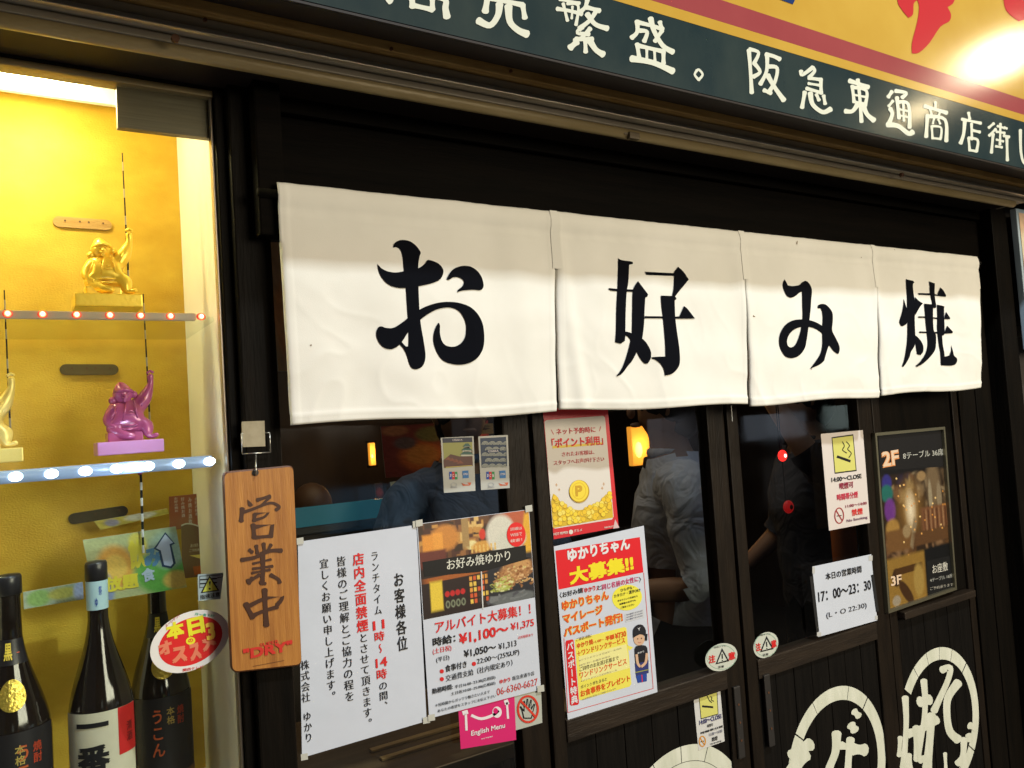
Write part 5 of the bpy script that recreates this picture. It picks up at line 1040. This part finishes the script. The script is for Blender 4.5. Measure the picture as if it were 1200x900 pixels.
smoke('smoking_notice', 'small smoking times sticker on the left door boards under the glass', [(188, 290), (270, 268), (285, 440), (205, 468)], .0088, K6, [(205, 296), (262, 282), (266, 358), (212, 373)], ((216, 333), (250, 336), 6),
      [('14:00〜CLOSE', 208, 390, 276, 370, 14, (.05, .05, .15)), ('喫煙可', 232, 398, 250, 393, 9, BLACK), ('時間帯分煙', 212, 418, 280, 398, 7, BLACK), ('11:00〜14:00', 238, 425, 278, 412, 9, (.2, .2, .25)), ('禁煙', 246, 441, 264, 436, 13, BLACK), ('No Smoking', 242, 452, 275, 442, 6, BLACK)],
      (217, 440, 11, 17, (.65, .28, .03), 3), ([(230, 298), (238, 315), (246, 322)], 2.5, [(242, 302), (246, 308), (244, 314), (252, 318)]), mat('white sticker', (.60, .60, .58), .5))
# opening hours
t = sheet('opening_hours_sheet', 'white opening hours sheet taped at the lower right door glass', 'notice', [(952, 664), (1021, 649.5), (1028, 727), (959, 746.5)], -.0036)
P = Print(-.0036, K5); P.text('本日の営業時間', 393, 668, 533, 634, 28, BLACK, .02); P.text('17：00〜23：30', 365, 757, 570, 698, 40, BLACK, .02); P.text('(L・O 22:30)', 396, 822, 553, 776, 26, (.05, .05, .06), .01)
for a, b in (((340, 615), (350, 640)), ((560, 570), (575, 590)), ((585, 805), (595, 820)), ((358, 870), (375, 885))): P.poly([(a[0], a[1]), (b[0], a[1]), (b[0], b[1]), (a[0], b[1])], (.5, .5, .48), 2)
P.build('lettering', t)
slab('tape', [(949, 676), (953, 675), (960, 740), (957, 741)], -.0048, .001, ink((.02, .02, .02)), t)
slab('tape', [(1021, 674), (1024, 673), (1030, 716), (1027, 717)], -.0048, .001, ink((.02, .02, .02)), t)
# caution ovals
for label, cx, cy, rx, ry, y, clip in (('oval caution sticker at the lower right of the left door glass', 275, 183, 49, 42, .0022, 0), ('oval caution sticker at the lower left of the right door glass', 411, 146, 38, 39, -.0026, 1)):
    pts = [(cx + rx * math.cos(a), cy + ry * math.sin(a) - 8 * math.cos(a)) for a in [2 * math.pi * k / 32 for k in range(32)]]
    t = sheet('caution_sticker', label, 'sticker', [(K6[0] + a / K6[2], K6[1] + b / K6[2]) for a, b in pts], y, mat('pale green white vinyl', (.55, .58, .50), .4))
    P = Print(y, K6); P.oval(cx, cy, rx * .92, ry * .9, (.25, .40, .30), 1, ring=1.5)
    P.poly([(cx + 2, cy - 28), (cx - 18, cy + 22), (cx + 24, cy + 12)], BLACK, 2); P.poly([(cx + 2, cy - 18), (cx - 12, cy + 17), (cx + 17, cy + 9)], (.55, .58, .50), 3); P.line([(cx + 2, cy - 10), (cx + 3, cy + 5)], 4, BLACK, 4); P.oval(cx + 3, cy + 10, 2, 2, BLACK, 4, n=8)
    k = rx / 49
    P.text('注', cx - 38 * k, cy + 20, cx - 18 * k, cy + 15, 24, RED, .04); P.text('意', cx + 22 * k, cy + 10, cx + 43 * k, cy + 5, 24, RED, .04); P.text('自動ドアに', cx - 22, cy - 27, cx + 15, cy - 33, 5, BLACK); P.text('注意', cx - 10, cy + 34, cx + 8, cy + 31, 7, BLACK, .02)
    P.build('printing', t)
# framed interior picture
fr = thing('picture_frame', 'tall thin-framed floor guide picture marked 2F on the dark panel', 'picture', U(1041, 718, -.01))
OQ = [(1025.5, 507.5), (1107.5, 500), (1121.5, 691), (1041.5, 719)]
a, b, c, d = [U(*p, -.012) for p in OQ]; W4 = [a, b, c, d]; ce = (a + b + c + d) / 4
for i in range(4):
    p, q = W4[i], W4[(i + 1) % 4]; n = (q - p).normalized(); inn = Vector((-n.z, 0, n.x)); inn = inn if inn.dot(ce - p) > 0 else -inn
    v = [p, q, q + inn * .007 - n * .007, p + inn * .007 + n * .007]; v2 = [x + Vector((0, .010, 0)) for x in v]
    link('frame_bar', v + v2, [(0, 3, 2, 1), (4, 5, 6, 7), (0, 1, 5, 4), (3, 7, 6, 2), (0, 4, 7, 3), (1, 2, 6, 5)], M['frame'], fr)
IQ = [(1028.5, 510.5), (1105, 503.5), (1118.5, 689.5), (1043.5, 715)]
IQ = [((x - 1074) * 1.0 + 1074, y) for x, y in IQ]
it = [(.45, .10, .6, .13, (.012, .01, .01), 3, 0, 'b'), (.08, .28, .07, .05, (.06, .05, .35)), (.07, .34, .09, .05, (.03, .25, .20)), (.10, .44, .08, .07, (.25, .06, .40)), (.12, .55, .10, .06, (.65, .36, .08)),
      (.40, .46, .11, .13, (1.1, .85, .42), .5), (.40, .46, .24, .2, (.60, .30, .06), .35), (.40, .46, .08, .12, (1.5, 1.3, .9), .45), (.78, .33, .12, .16, (.30, .20, .10), 1), (.72, .42, .03, .12, (.55, .45, .28)), (.86, .42, .04, .1, (.45, .34, .2)),
      (.78, .54, .22, .075, (.32, .13, .05), 2, 0, 'b'), (.2, .62, .18, .06, (.30, .14, .04), 2, 0, 'b'), (.32, .58, .06, .04, (.55, .38, .18)), (.42, .60, .025, .09, (.45, .33, .18), 2, .5, 'b'), (.7, .64, .28, .04, (.20, .09, .03), 2, 0, 'b'), (.6, .27, .07, .03, (.55, .35, .15))]
for k in range(12): it.append((.60 + k * .034, .54, .007, .06, (.55, .30, .14) if k % 2 else (.14, .05, .02), 2, 0, 'b'))
it += [(rnd.uniform(.2, .95), rnd.uniform(.26, .74), .012, .006, rnd.choice([(1.9, 1.3, .5), (1.6, .8, .2), (1.2, .5, .1)]), 1) for _ in range(34)]
it += [(.3, .86, .3, .135, (.50, .28, .05), 3, 0, 'b'), (.12, .83, .06, .05, (.05, .02, .01), 2), (.3, .80, .2, .02, (.12, .05, .01), 2, 0, 'b'), (.45, .88, .08, .10, (.65, .42, .10)), (.25, .93, .12, .04, (.10, .04, .01), 2, .6), (.1, .96, .06, .03, (.6, .5, .35)), (.82, .86, .24, .14, (.010, .010, .010), 4, 0, 'b')]
picture('printed_picture', IQ, -.0045, 110, 220, blobs((.05, .025, .01), it, .12, 9, soft=True, gain=.46, clutter=[(.45, 1, .24, .46, 50, .05, [(.16, .10, .05), (.45, .33, .18), (.07, .04, .02), (.30, .2, .1)]), (0, 1, .60, .72, 40, .06, [(.12, .05, .02), (.22, .10, .03), (.05, .02, .01), (.4, .22, .1)]), (0, .6, .76, .98, 50, .05, [(.6, .38, .1), (.12, .06, .01), (.35, .18, .04), (.7, .5, .2)]), (0, .45, .24, .40, 26, .05, [(.03, .02, .05), (.25, .12, .05), (.5, .35, .15)])]), fr, L=0)
P = Print(-.0047, K5); P.poly([(597, 105), (855, 84), (860, 222), (606, 238)], (.010, .009, .009), 1); P.poly([(786, 592), (884, 568), (893, 708), (793, 742)], (.008, .008, .008), 1); PCc = (.70, .52, .36)
P.text('2F', 614, 228, 682, 216, 62, (.65, .25, .08), .07, 2); P.text('2F', 616, 224, 680, 212, 58, PCc, .03, 3); P.text('8テーブル 36席', 695, 195, 852, 178, 28, (.45, .45, .40)); P.text('3F', 648, 690, 690, 680, 38, PCc, .03, 3); P.text('お座敷', 810, 642, 870, 628, 36, (.6, .58, .5), .01); P.text('4テーブル 16席', 800, 675, 888, 655, 16, (.4, .4, .36)); P.text('ご予約承ります', 800, 706, 890, 688, 12, (.35, .33, .28))
P.build('lettering', fr)
# neighbour's backlit poster at the right picture edge
t = thing('neighbour_poster', 'pale-framed orange poster just right of the corner post', 'poster', (2.45, -.05, 1.4))
a, b = U(1193, 249, -.0765), U(1197, 404, -.0765); x0 = max(a.x, 2.40)
t.location = (x0 + .2, -.06, b.z - .012)
box('poster_frame', x0 - .010, x0 + .43, -.075, -.058, b.z - .012, a.z + .012, mat('blue white frame', (.45, .58, .68), .4), t, .002)
picture('printed_picture', [Vector((x0, -.0765, a.z)), Vector((x0 + .42, -.0765, a.z)), Vector((x0 + .42, -.0765, b.z)), Vector((x0, -.0765, b.z))], -.0765, 40, 40, blobs((.74, .50, .32), [(.2, .25, .25, .15, (.78, .70, .50)), (.3, .7, .3, .2, (.75, .30, .14)), (.7, .5, .15, .3, (.6, .15, .08))], .1, 4), t, m=litmat())
box('bracket', x0 + .05, x0 + .08, -.0575, -.0005, b.z + .03, b.z + .06, M['wire'], t); box('bracket', x0 + .34, x0 + .37, -.0575, -.0005, b.z + .03, b.z + .06, M['wire'], t)
# ------------------------------------------------------------------ people seen through the glass
def person(name_label, x, y, rot, top, bottom, hair, arms=((.25, 0, 0), (.25, 0, 0)), height=1.72, seated=False, zbase=.03, sleeve=None):
    k = height / 1.72; t = thing('person', name_label, 'person', (x, y, zbase)); t.rotation_euler.z = 0
    Rz = Matrix.Rotation(rot, 3, 'Z'); O = Vector((x, y, zbase))
    T = lambda p: O + Rz @ (Vector(p) * k)
    dz = -.42 if seated else 0
    hip = (0, 0, .93 + dz)
    N = [(hip, (.15, .11)), ((0, 0, 1.05 + dz), (.135, .10)), ((0, .01, 1.22 + dz), (.155, .115)), ((0, .01, 1.36 + dz), (.15, .10)), ((0, .005, 1.45 + dz), (.07, .06)), ((0, -.01, 1.52 + dz), (.052, .055)), ((0, -.02, 1.60 + dz), (.070, .085)), ((0, -.01, 1.68 + dz), (.068, .082))]
    E = [(i, i + 1) for i in range(7)]; segs = {'arm': [], 'sh': [], 'el': [], 'ids': []}
    for sgn, arm in zip((-1, 1), arms):
        sh = (sgn * .19, .01, 1.38 + dz); el = arm[0]; wr = arm[1]; i0 = len(N)
        el = (sgn * el[0], el[1], el[2] + dz); wr = (sgn * wr[0], wr[1], wr[2] + dz)
        N += [(sh, .058), (el, .043), (wr, .028)]; E += [(3, i0), (i0, i0 + 1), (i0 + 1, i0 + 2)]; segs['arm'].append((sh, el, wr)); segs['sh'].append(i0); segs['el'].append(i0 + 1)
        d = (Vector(wr) - Vector(el)).normalized(); s = d.orthogonal().normalized(); pal = Vector(wr) + d * .05; ip = len(N); N.append((tuple(pal), .030)); E.append((i0 + 2, ip))
        for f_ in range(5):
            sp = (f_ - 2) * .016; ln = (.05, .065, .07, .065, .05)[f_]
            b = pal + d * .03 + s * sp; c = b + d * ln * .6 + Vector((0, -.006, 0)); e = c + d * ln * .4 + Vector((0, -.014, -.004)); j = len(N)
            N += [(tuple(b), .009), (tuple(c), .008), (tuple(e), .006)]; E += [(ip, j), (j, j + 1), (j + 1, j + 2)]
    for sgn in (-1, 1):
        i0 = len(N)
        if seated: L3 = [((sgn * .11, -.02, .50), .085), ((sgn * .12, -.42, .50), .06), ((sgn * .12, -.42, .10), .04), ((sgn * .12, -.55, .05), .035)]
        else: L3 = [((sgn * .10, 0, .84), .088), ((sgn * .11, -.01, .48), .06), ((sgn * .11, .02, .09), .04), ((sgn * .11, -.12, .04), .035)]
        N += L3; E += [(0, i0), (i0, i0 + 1), (i0 + 1, i0 + 2), (i0 + 2, i0 + 3)]
    v, f = skin_mesh([(T(p), tuple(q * k for q in r) if isinstance(r, tuple) else r * k) for p, r in N], E, 2)
    mb = MB().add(v, f); hd = Vector((0, -.02, 1.615 + dz))
    def B(off, r, sc=(1, 1, 1)): mb.ball(T(tuple(hd + Vector(off))), r * k, sc=sc, seg=10)
    B((0, 0, 0), .095, (.80, .95, 1.15)); B((0, -.098, -.01), .013, (1, 1.2, 1.6)); B((.078, .005, 0), .018, (.5, 1, 1.6)); B((-.078, .005, 0), .018, (.5, 1, 1.6)); B((0, -.085, -.05), .014, (1.8, .6, .6))
    mb.build('body', M['skin'], t, True)
    h = MB(); h.ball(T(tuple(hd + Vector((0, .018, .030)))), .104 * k, sc=(.88, 1.0, 1.08), seg=20).ball(T(tuple(hd + Vector((0, .05, -.03)))), .080 * k, sc=(.95, .8, 1.0), seg=16); h.build('hair', hair, t, True)
    e2 = MB(); [e2.ball(T(tuple(hd + Vector((q, -.088, .015)))), .009 * k, seg=8) for q in (-.03, .03)]; e2.build('eyes', ink(BLACK), t, True)
    W3 = [Vector(T(p)) for p, _ in N]; EE = [(a, b) for a, b in E]; na = 8; 
    def bone(p):
        best = (9, 0, 0)
        for q, (a, b) in enumerate(EE):
            ab = W3[b] - W3[a]; t_ = max(0, min(1, (p - W3[a]).dot(ab) / max(ab.length_squared, 1e-9))); dd = (p - W3[a] - ab * t_).length - .02 * (q in (7 + 0,))
            if dd < best[0]: best = (dd, q, t_)
        return best[1], best[2]
    cls = []
    for p in v:
        q, t_ = bone(p); a, b = EE[q]; lz = (Rz.transposed() @ (p - O)).z / k
        arm = a >= 8 and b < len(N) - 8
        if q < 7: c_ = 'T' if lz < .90 + dz else ('S' if q < 3 or (q == 3 and t_ < .55) else 'N')
        elif b >= len(N) - 8: lb = (b - (len(N) - 8)) % 4; c_ = 'T' if (lb < 2 or (lb == 2 and t_ < .92)) else 'F'
        else:
            rel = [x for x in segs['ids'] if x in (a, b)]
            c_ = 'S' if (a == 3 or (a in segs['sh']) or (a in segs['el'] and t_ < .06)) else 'N'
        cls.append(c_)
    tm = bpy.data.meshes.new('n'); tm.from_pydata(v, [], f); nrm = [x.vector.copy() for x in tm.vertex_normals]; bpy.data.meshes.remove(tm)
    for nm, keys, off, mt in (('shirt', 'S', .014, top), ('trousers', 'T', .012, bottom)):
        ff = [q for q in f if sum(cls[i_] in keys for i_ in q) >= (1 if nm == 'shirt' else 2)]
        ids = sorted({i_ for q in ff for i_ in q}); mp_ = {a_: b_ for b_, a_ in enumerate(ids)}
        vv = [v[a_] + nrm[a_] * (off + .016 * abs(noise.noise(Vector((v[a_].x * 9, v[a_].y * 9, v[a_].z * 15)))) + .007 * noise.noise(v[a_] * 24)) for a_ in ids]
        if vv: link(nm, vv, [tuple(mp_[i_] for i_ in q) for q in ff], mt, t, True)
    col = MB(); c0 = Vector(T((0, -.01, 1.475 + dz))); v, f = ring_of(c0, .060 * k, .009 * k); link('collar', v, f, top, t, True)
    return t
down = ((.25, 0, 1.10), (.27, -.05, .86))
q = U(800, 700, .72)
person('person in a pale short-sleeved shirt turned left behind the left door glass', q.x, .72, math.radians(-128), M['shirt'], M['trousers'], M['hair'], (((.24, .02, 1.10), (.18, -.22, 1.12)), ((.25, .03, 1.10), (.16, -.24, 1.08))), 1.74)
q = U(545, 600, 1.15)
person('person in a slate blue shirt facing the street behind the payment stickers', q.x, 1.15, math.radians(-12), M['blueshirt'], M['trousers'], M['hair'], (((.30, -.05, 1.12), (.12, -.25, 1.20)), ((.30, -.05, 1.12), (.10, -.25, 1.22))), 1.76)
q = U(955, 600, .66)
person('person in dark grey with a raised arm behind the right door glass', q.x, .66, math.radians(-120), M['greyshirt'], M['trousers'], M['hair'], ((((.28, -.02, 1.12)), (.30, -.18, .98)), (((.30, -.12, 1.42)), (.20, -.22, 1.66))), 1.74)
q = U(366, 600, 2.3)
person('seated person with brown hair in a pale top at the far left of the room', q.x, 2.3, math.radians(-60), M['shirt'], M['trousers'], M['brown'], (down, down), 1.70, True, .12)
q = U(990, 640, .36)
t = thing('shoulder_bag', 'orange bag hanging behind the smoking times notice on the door', 'bag', (q.x, .36, q.z - .09))
MB().box(q.x - .045, q.x + .05, .34, .38, q.z - .10, q.z + .14, None, .018).build('bag_body', M['orange'], t, True)
MB().tube([(q.x - .03, .36, q.z + .13), (q.x - .02, .37, q.z + .30), (q.x + .02, .37, q.z + .30), (q.x + .035, .36, q.z + .13)], .006, 8).build('strap', M['trousers'], t, True)
# ------------------------------------------------------------------ room contents
def wall_lamp(label, px0, py0, px1, py1, y, hot=True):
    a, b = U(px0, py0, y), U(px1, py1, y); t = thing('wall_lantern', label, 'lamp', ((a.x + b.x) / 2, y, b.z), 'amber paper lanterns inside the restaurant')
    MB().box(a.x, b.x, y, y + .035, b.z, a.z, None, .006).build('lamp_shade', M['lampglow'], t)
    MB().box(a.x - .008, b.x + .008, y - .004, y + .04, a.z, a.z + .012, None, .002).build('lamp_cap', M['dark'], t); MB().box(a.x - .008, b.x + .008, y - .004, y + .04, b.z - .012, b.z, None, .002).build('lamp_base', M['dark'], t)
    w_ = b.x - a.x
    MB().ball(((a.x + w_ * .35), y - .001, b.z + (a.z - b.z) * .4), w_ * .22, seg=10, sc=(1, .3, 1.6)).build('bulb_glow', M['lamphot'], t, True)
    point('lantern_light', ((a.x + b.x) / 2, y - .06, (a.z + b.z) / 2), 1.2, (1, .5, .15), .04)
    return t
wall_lamp('small amber lantern at the far left of the room above the notice', 433, 519, 441, 545, 3.2)
wall_lamp('amber lantern glowing between the two payment stickers', 556, 512, 561, 542, 3.0)
wall_lamp('largest amber lantern between the coin poster and the pale-shirted person', 739, 500, 763, 544, 1.9)
def inside_poster(name, label, quad, y, items, bg, nx=40, ny=40):
    t = thing(name, label, 'poster', U(*quad[3], y)); slab('sheet', quad, y + .002, .004, M['paper'], t); picture('printed_picture', quad, y, nx, ny, blobs(bg, items, .2, 3), t); return t
inside_poster('food_poster', 'dark red poster of round dishes on the far wall behind the stickers', [(446, 500), (572, 492), (576, 552), (452, 560)], 3.0,
    [(.35, .62, .22, .30, (.42, .10, .03)), (.35, .60, .15, .2, (.52, .20, .05)), (.45, .2, .15, .15, (.15, .14, .05)), (.2, .35, .10, .12, (.10, .07, .08)), (.75, .5, .12, .2, (.35, .06, .04)), (.12, .1, .12, .1, (.30, .12, .06)), (.7, .15, .15, .12, (.32, .10, .04))], (.16, .03, .03))
inside_poster('menu_poster', 'bright menu picture on the wall below the dark red food poster', [(457, 565), (494, 560), (498, 612), (466, 616)], 2.6,
    [(.35, .3, .25, .15, (.50, .12, .08)), (.4, .2, .2, .1, (.25, .45, .15)), (.5, .75, .3, .12, (.60, .30, .10)), (.7, .4, .15, .1, (.5, .5, .1))], (.55, .60, .45))
inside_poster('vertical_menu_strip', 'narrow vertical menu strip left of the bright menu picture', [(439, 567), (448, 566), (456, 618), (444, 620)], 2.7,
    [(.5, .2, .4, .1, (.5, .08, .05)), (.5, .5, .4, .12, (.35, .05, .03)), (.5, .8, .4, .1, (.5, .45, .3))], (.12, .05, .04), 8, 30)
inside_poster('orange_wall_poster', 'orange poster seen through the gap left of the door curtain', [(314, 284), (345, 284), (348, 435), (326, 435)], .5, [(.5, .6, .5, .3, (.55, .16, .04))], (.42, .20, .09), 10, 20)
inside_poster('handwritten_menu', 'pale handwritten menu sheet above the payment stickers', [(556, 497), (578, 496), (579, 508), (557, 509)], 2.9, [(.5, .5, .3, .1, (.1, .05, .02)), (.5, .25, .3, .08, (.1, .05, .02))], (.50, .36, .14), 20, 12)
for lab, px, py, y in (('upper red round lamp seen through the right door glass', 917, 534, .28), ('lower dim red round lamp seen through the right door glass', 924, 594, .30)):
    q = U(px, py, y); up = 'upper' in lab; t = thing('red_lamp', lab, 'lamp', (q.x, y, q.z - .03))
    MB().ball(q, .0155 if up else .018, seg=18, sc=(1, .6, 1)).build('lamp_globe', M['redlamp'] if up else mat('dim red lamp', (.3, .02, .02), .4, emit=(1, .02, .02), es=.22), t, True)
    MB().ball(q + Vector((0, -.0095, 0)), .005 if up else .007, seg=10, sc=(1, .4, 1)).build('lamp_centre', M['redlamphot'] if up else ink((.03, .03, .03)), t, True)
    MB().tube([q + Vector((0, .008, 0)), Vector((q.x, y + .008, 2.9))], .0015, 6).build('cord', M['trousers'], t)
t = thing('counter', 'low counter with a glowing teal bar for a street reflection on the left side of the room', 'counter', (.9, 1.3, .03))
a, b = U(352, 600, 1.4), U(500, 580, 1.4)
box('counter_top', .55, 1.5, 1.35, 1.75, a.z - .07, a.z - .045, M['floor'], t, .004)
box('counter_body', .6, 1.45, 1.4, 1.7, .03, a.z - .071, M['inner'], t, .004)
box('teal_reflection', .55, 1.5, 1.35, 1.358, a.z - .044, a.z + .018, M['teal'], t)  # glowing bar stands in for a street reflection in the window
t = thing('wooden_table', 'brown table edge with a lit reflection below the white notice', 'table', (.75, .5, .03))
z = U(450, 880, .45).z
box('tabletop', .45, 1.15, .30, .75, z - .03, z, mat('waxed table top', (.12, .07, .03), .2, col2=(.17, .10, .045), vscale=5, stretch=(1, 8, 1)), t, .004)
for dx, dy in ((.48, .33), (1.10, .33), (.48, .70), (1.10, .70)): box('leg', dx, dx + .04, dy, dy + .04, .03, z - .031, M['door'], t, .003)
t = thing('chopstick_tray', 'pale narrow tray on the table below the notice', 'tray', (.8, .45, z))
MB().box(.62, .86, .40, .415, z + .001, z + .006, None, .001).build('tray_rim', M['strip'], t); MB().box(.62, .86, .455, .47, z + .001, z + .006, None, .001).build('tray_rim', M['strip'], t)
area('room_light', (1.2, 1.6, 2.85), (1.2, 1.6, 0), 1.6, 1.2, 8, (1, .74, .45))
area('people_fill', (1.6, .25, 2.85), (1.2, 1.0, 1.2), 1.8, .2, 4.6, (.72, .84, 1))  # added fill without a fitting, so the people behind the glass show
# ------------------------------------------------------------------ street lamp mirrored in the sign, and sources added for its glow
t = thing('arcade_globe_lamp', 'bright round arcade lamp reflected in the right part of the sign', 'lamp', (4.375, -1.585, 3.25))
mir = Vector((0, 2 * SY + DC, HC)); hp = U(1168, 68, SY); dr = hp - mir; G = mir + dr * 2.1
t.location = G
MB().ball(G, .085, seg=24).build('globe', M['lampwhite'], t, True)
MB().tube([G + Vector((0, 0, .08)), G + Vector((0, 0, 2.2))], .012, 8).build('hanging_rod', M['dark'], t)
t = thing('arcade_globe_lamp', 'smaller bulb added for the glare spot on the green band near the right picture edge', 'lamp', G)
dr = U(1078, 130, SY) - mir; G2 = mir + dr * 2.1; t.location = G2  # bulb added so its reflection makes the glare spill on the band
MB().ball(G2, .028, seg=16).build('globe', mat('added glare bulb', (.8, .8, .8), .4, emit=(1, .8, .45), es=70), t, True)
MB().tube([G2 + Vector((0, 0, .028)), G2 + Vector((0, 0, 2.4))], .006, 8).build('hanging_rod', M['dark'], t)
t = thing('added_lantern', 'added red lantern hung out of view to redden the left end of the sign', 'lantern', (-.35, -.75, 2.62))  # unseen, put in for the reddish tint on the sign
MB().lathe((-.35, -.75, 2.62), [(.05, 0), (.10, .05), (.125, .12), (.125, .20), (.10, .27), (.05, .32)], 20).build('lantern_shade', M['lantern'], t, True)
MB().tube([(-.35, -.75, 2.94), (-.35, -.75, 4.5)], .006, 6).build('cord', M['dark'], t)

# ------------------------------------------------------------------ the other side of the arcade street, which the panes mirror
def glow(col, es): return mat('lit shop window', col, .5, emit=col, es=es)
opp = thing('opposite_shop', 'dark shop row on the far side of the street with lit windows', 'building', (6, -6.2, 0))
box('wall', -3, 14, -6.4, -6.2, 0, 4.5, mat('dark plaster', (.05, .05, .055), .7), opp)
for k, (x0, x1, z0, z1, col, es) in enumerate(((.25, .75, .75, 1.25, (.85, .75, .30), .8), (.85, 1.35, .55, 1.05, (.30, .65, .25), .6), (1.35, 1.75, .9, 1.6, (.75, .25, .12), .7), (-.5, .1, 1.5, 2.1, (.9, .9, .8), .9),
        (2.5, 3.5, .55, 1.15, (.25, .55, .85), .9), (3.9, 4.5, .2, 1.9, (.5, .55, .62), .5), (5.0, 5.9, .1, 1.5, (.30, .32, .36), .45), (6.6, 7.4, 1.0, 1.6, (.85, .85, .95), .9), (8.3, 9.6, 1.15, 1.55, (.70, .80, .95), 1.4), (10.0, 11.6, 1.2, 1.6, (.75, .95, .9), 1.6), (8.6, 9.3, .2, .95, (.28, .27, .26), .6), (10.4, 11.2, -.0, .8, (.25, .3, .3), .5), (12.0, 12.9, .3, 1.5, (.6, .5, .35), .6))):
    f = box('window', x0, x1, -6.2, -6.16, max(z0, .02), z1, M['dark'], opp)
    n = 3
    for i in range(n): box('pane', x0 + .02 + i * (x1 - x0 - .02) / n, x0 + (i + 1) * (x1 - x0 - .02) / n, -6.16, -6.15, max(z0, .02) + .03, z1 - .03, glow(tuple(c * (.8 + .2 * ((i + k) % 2)) for c in col), es), f)
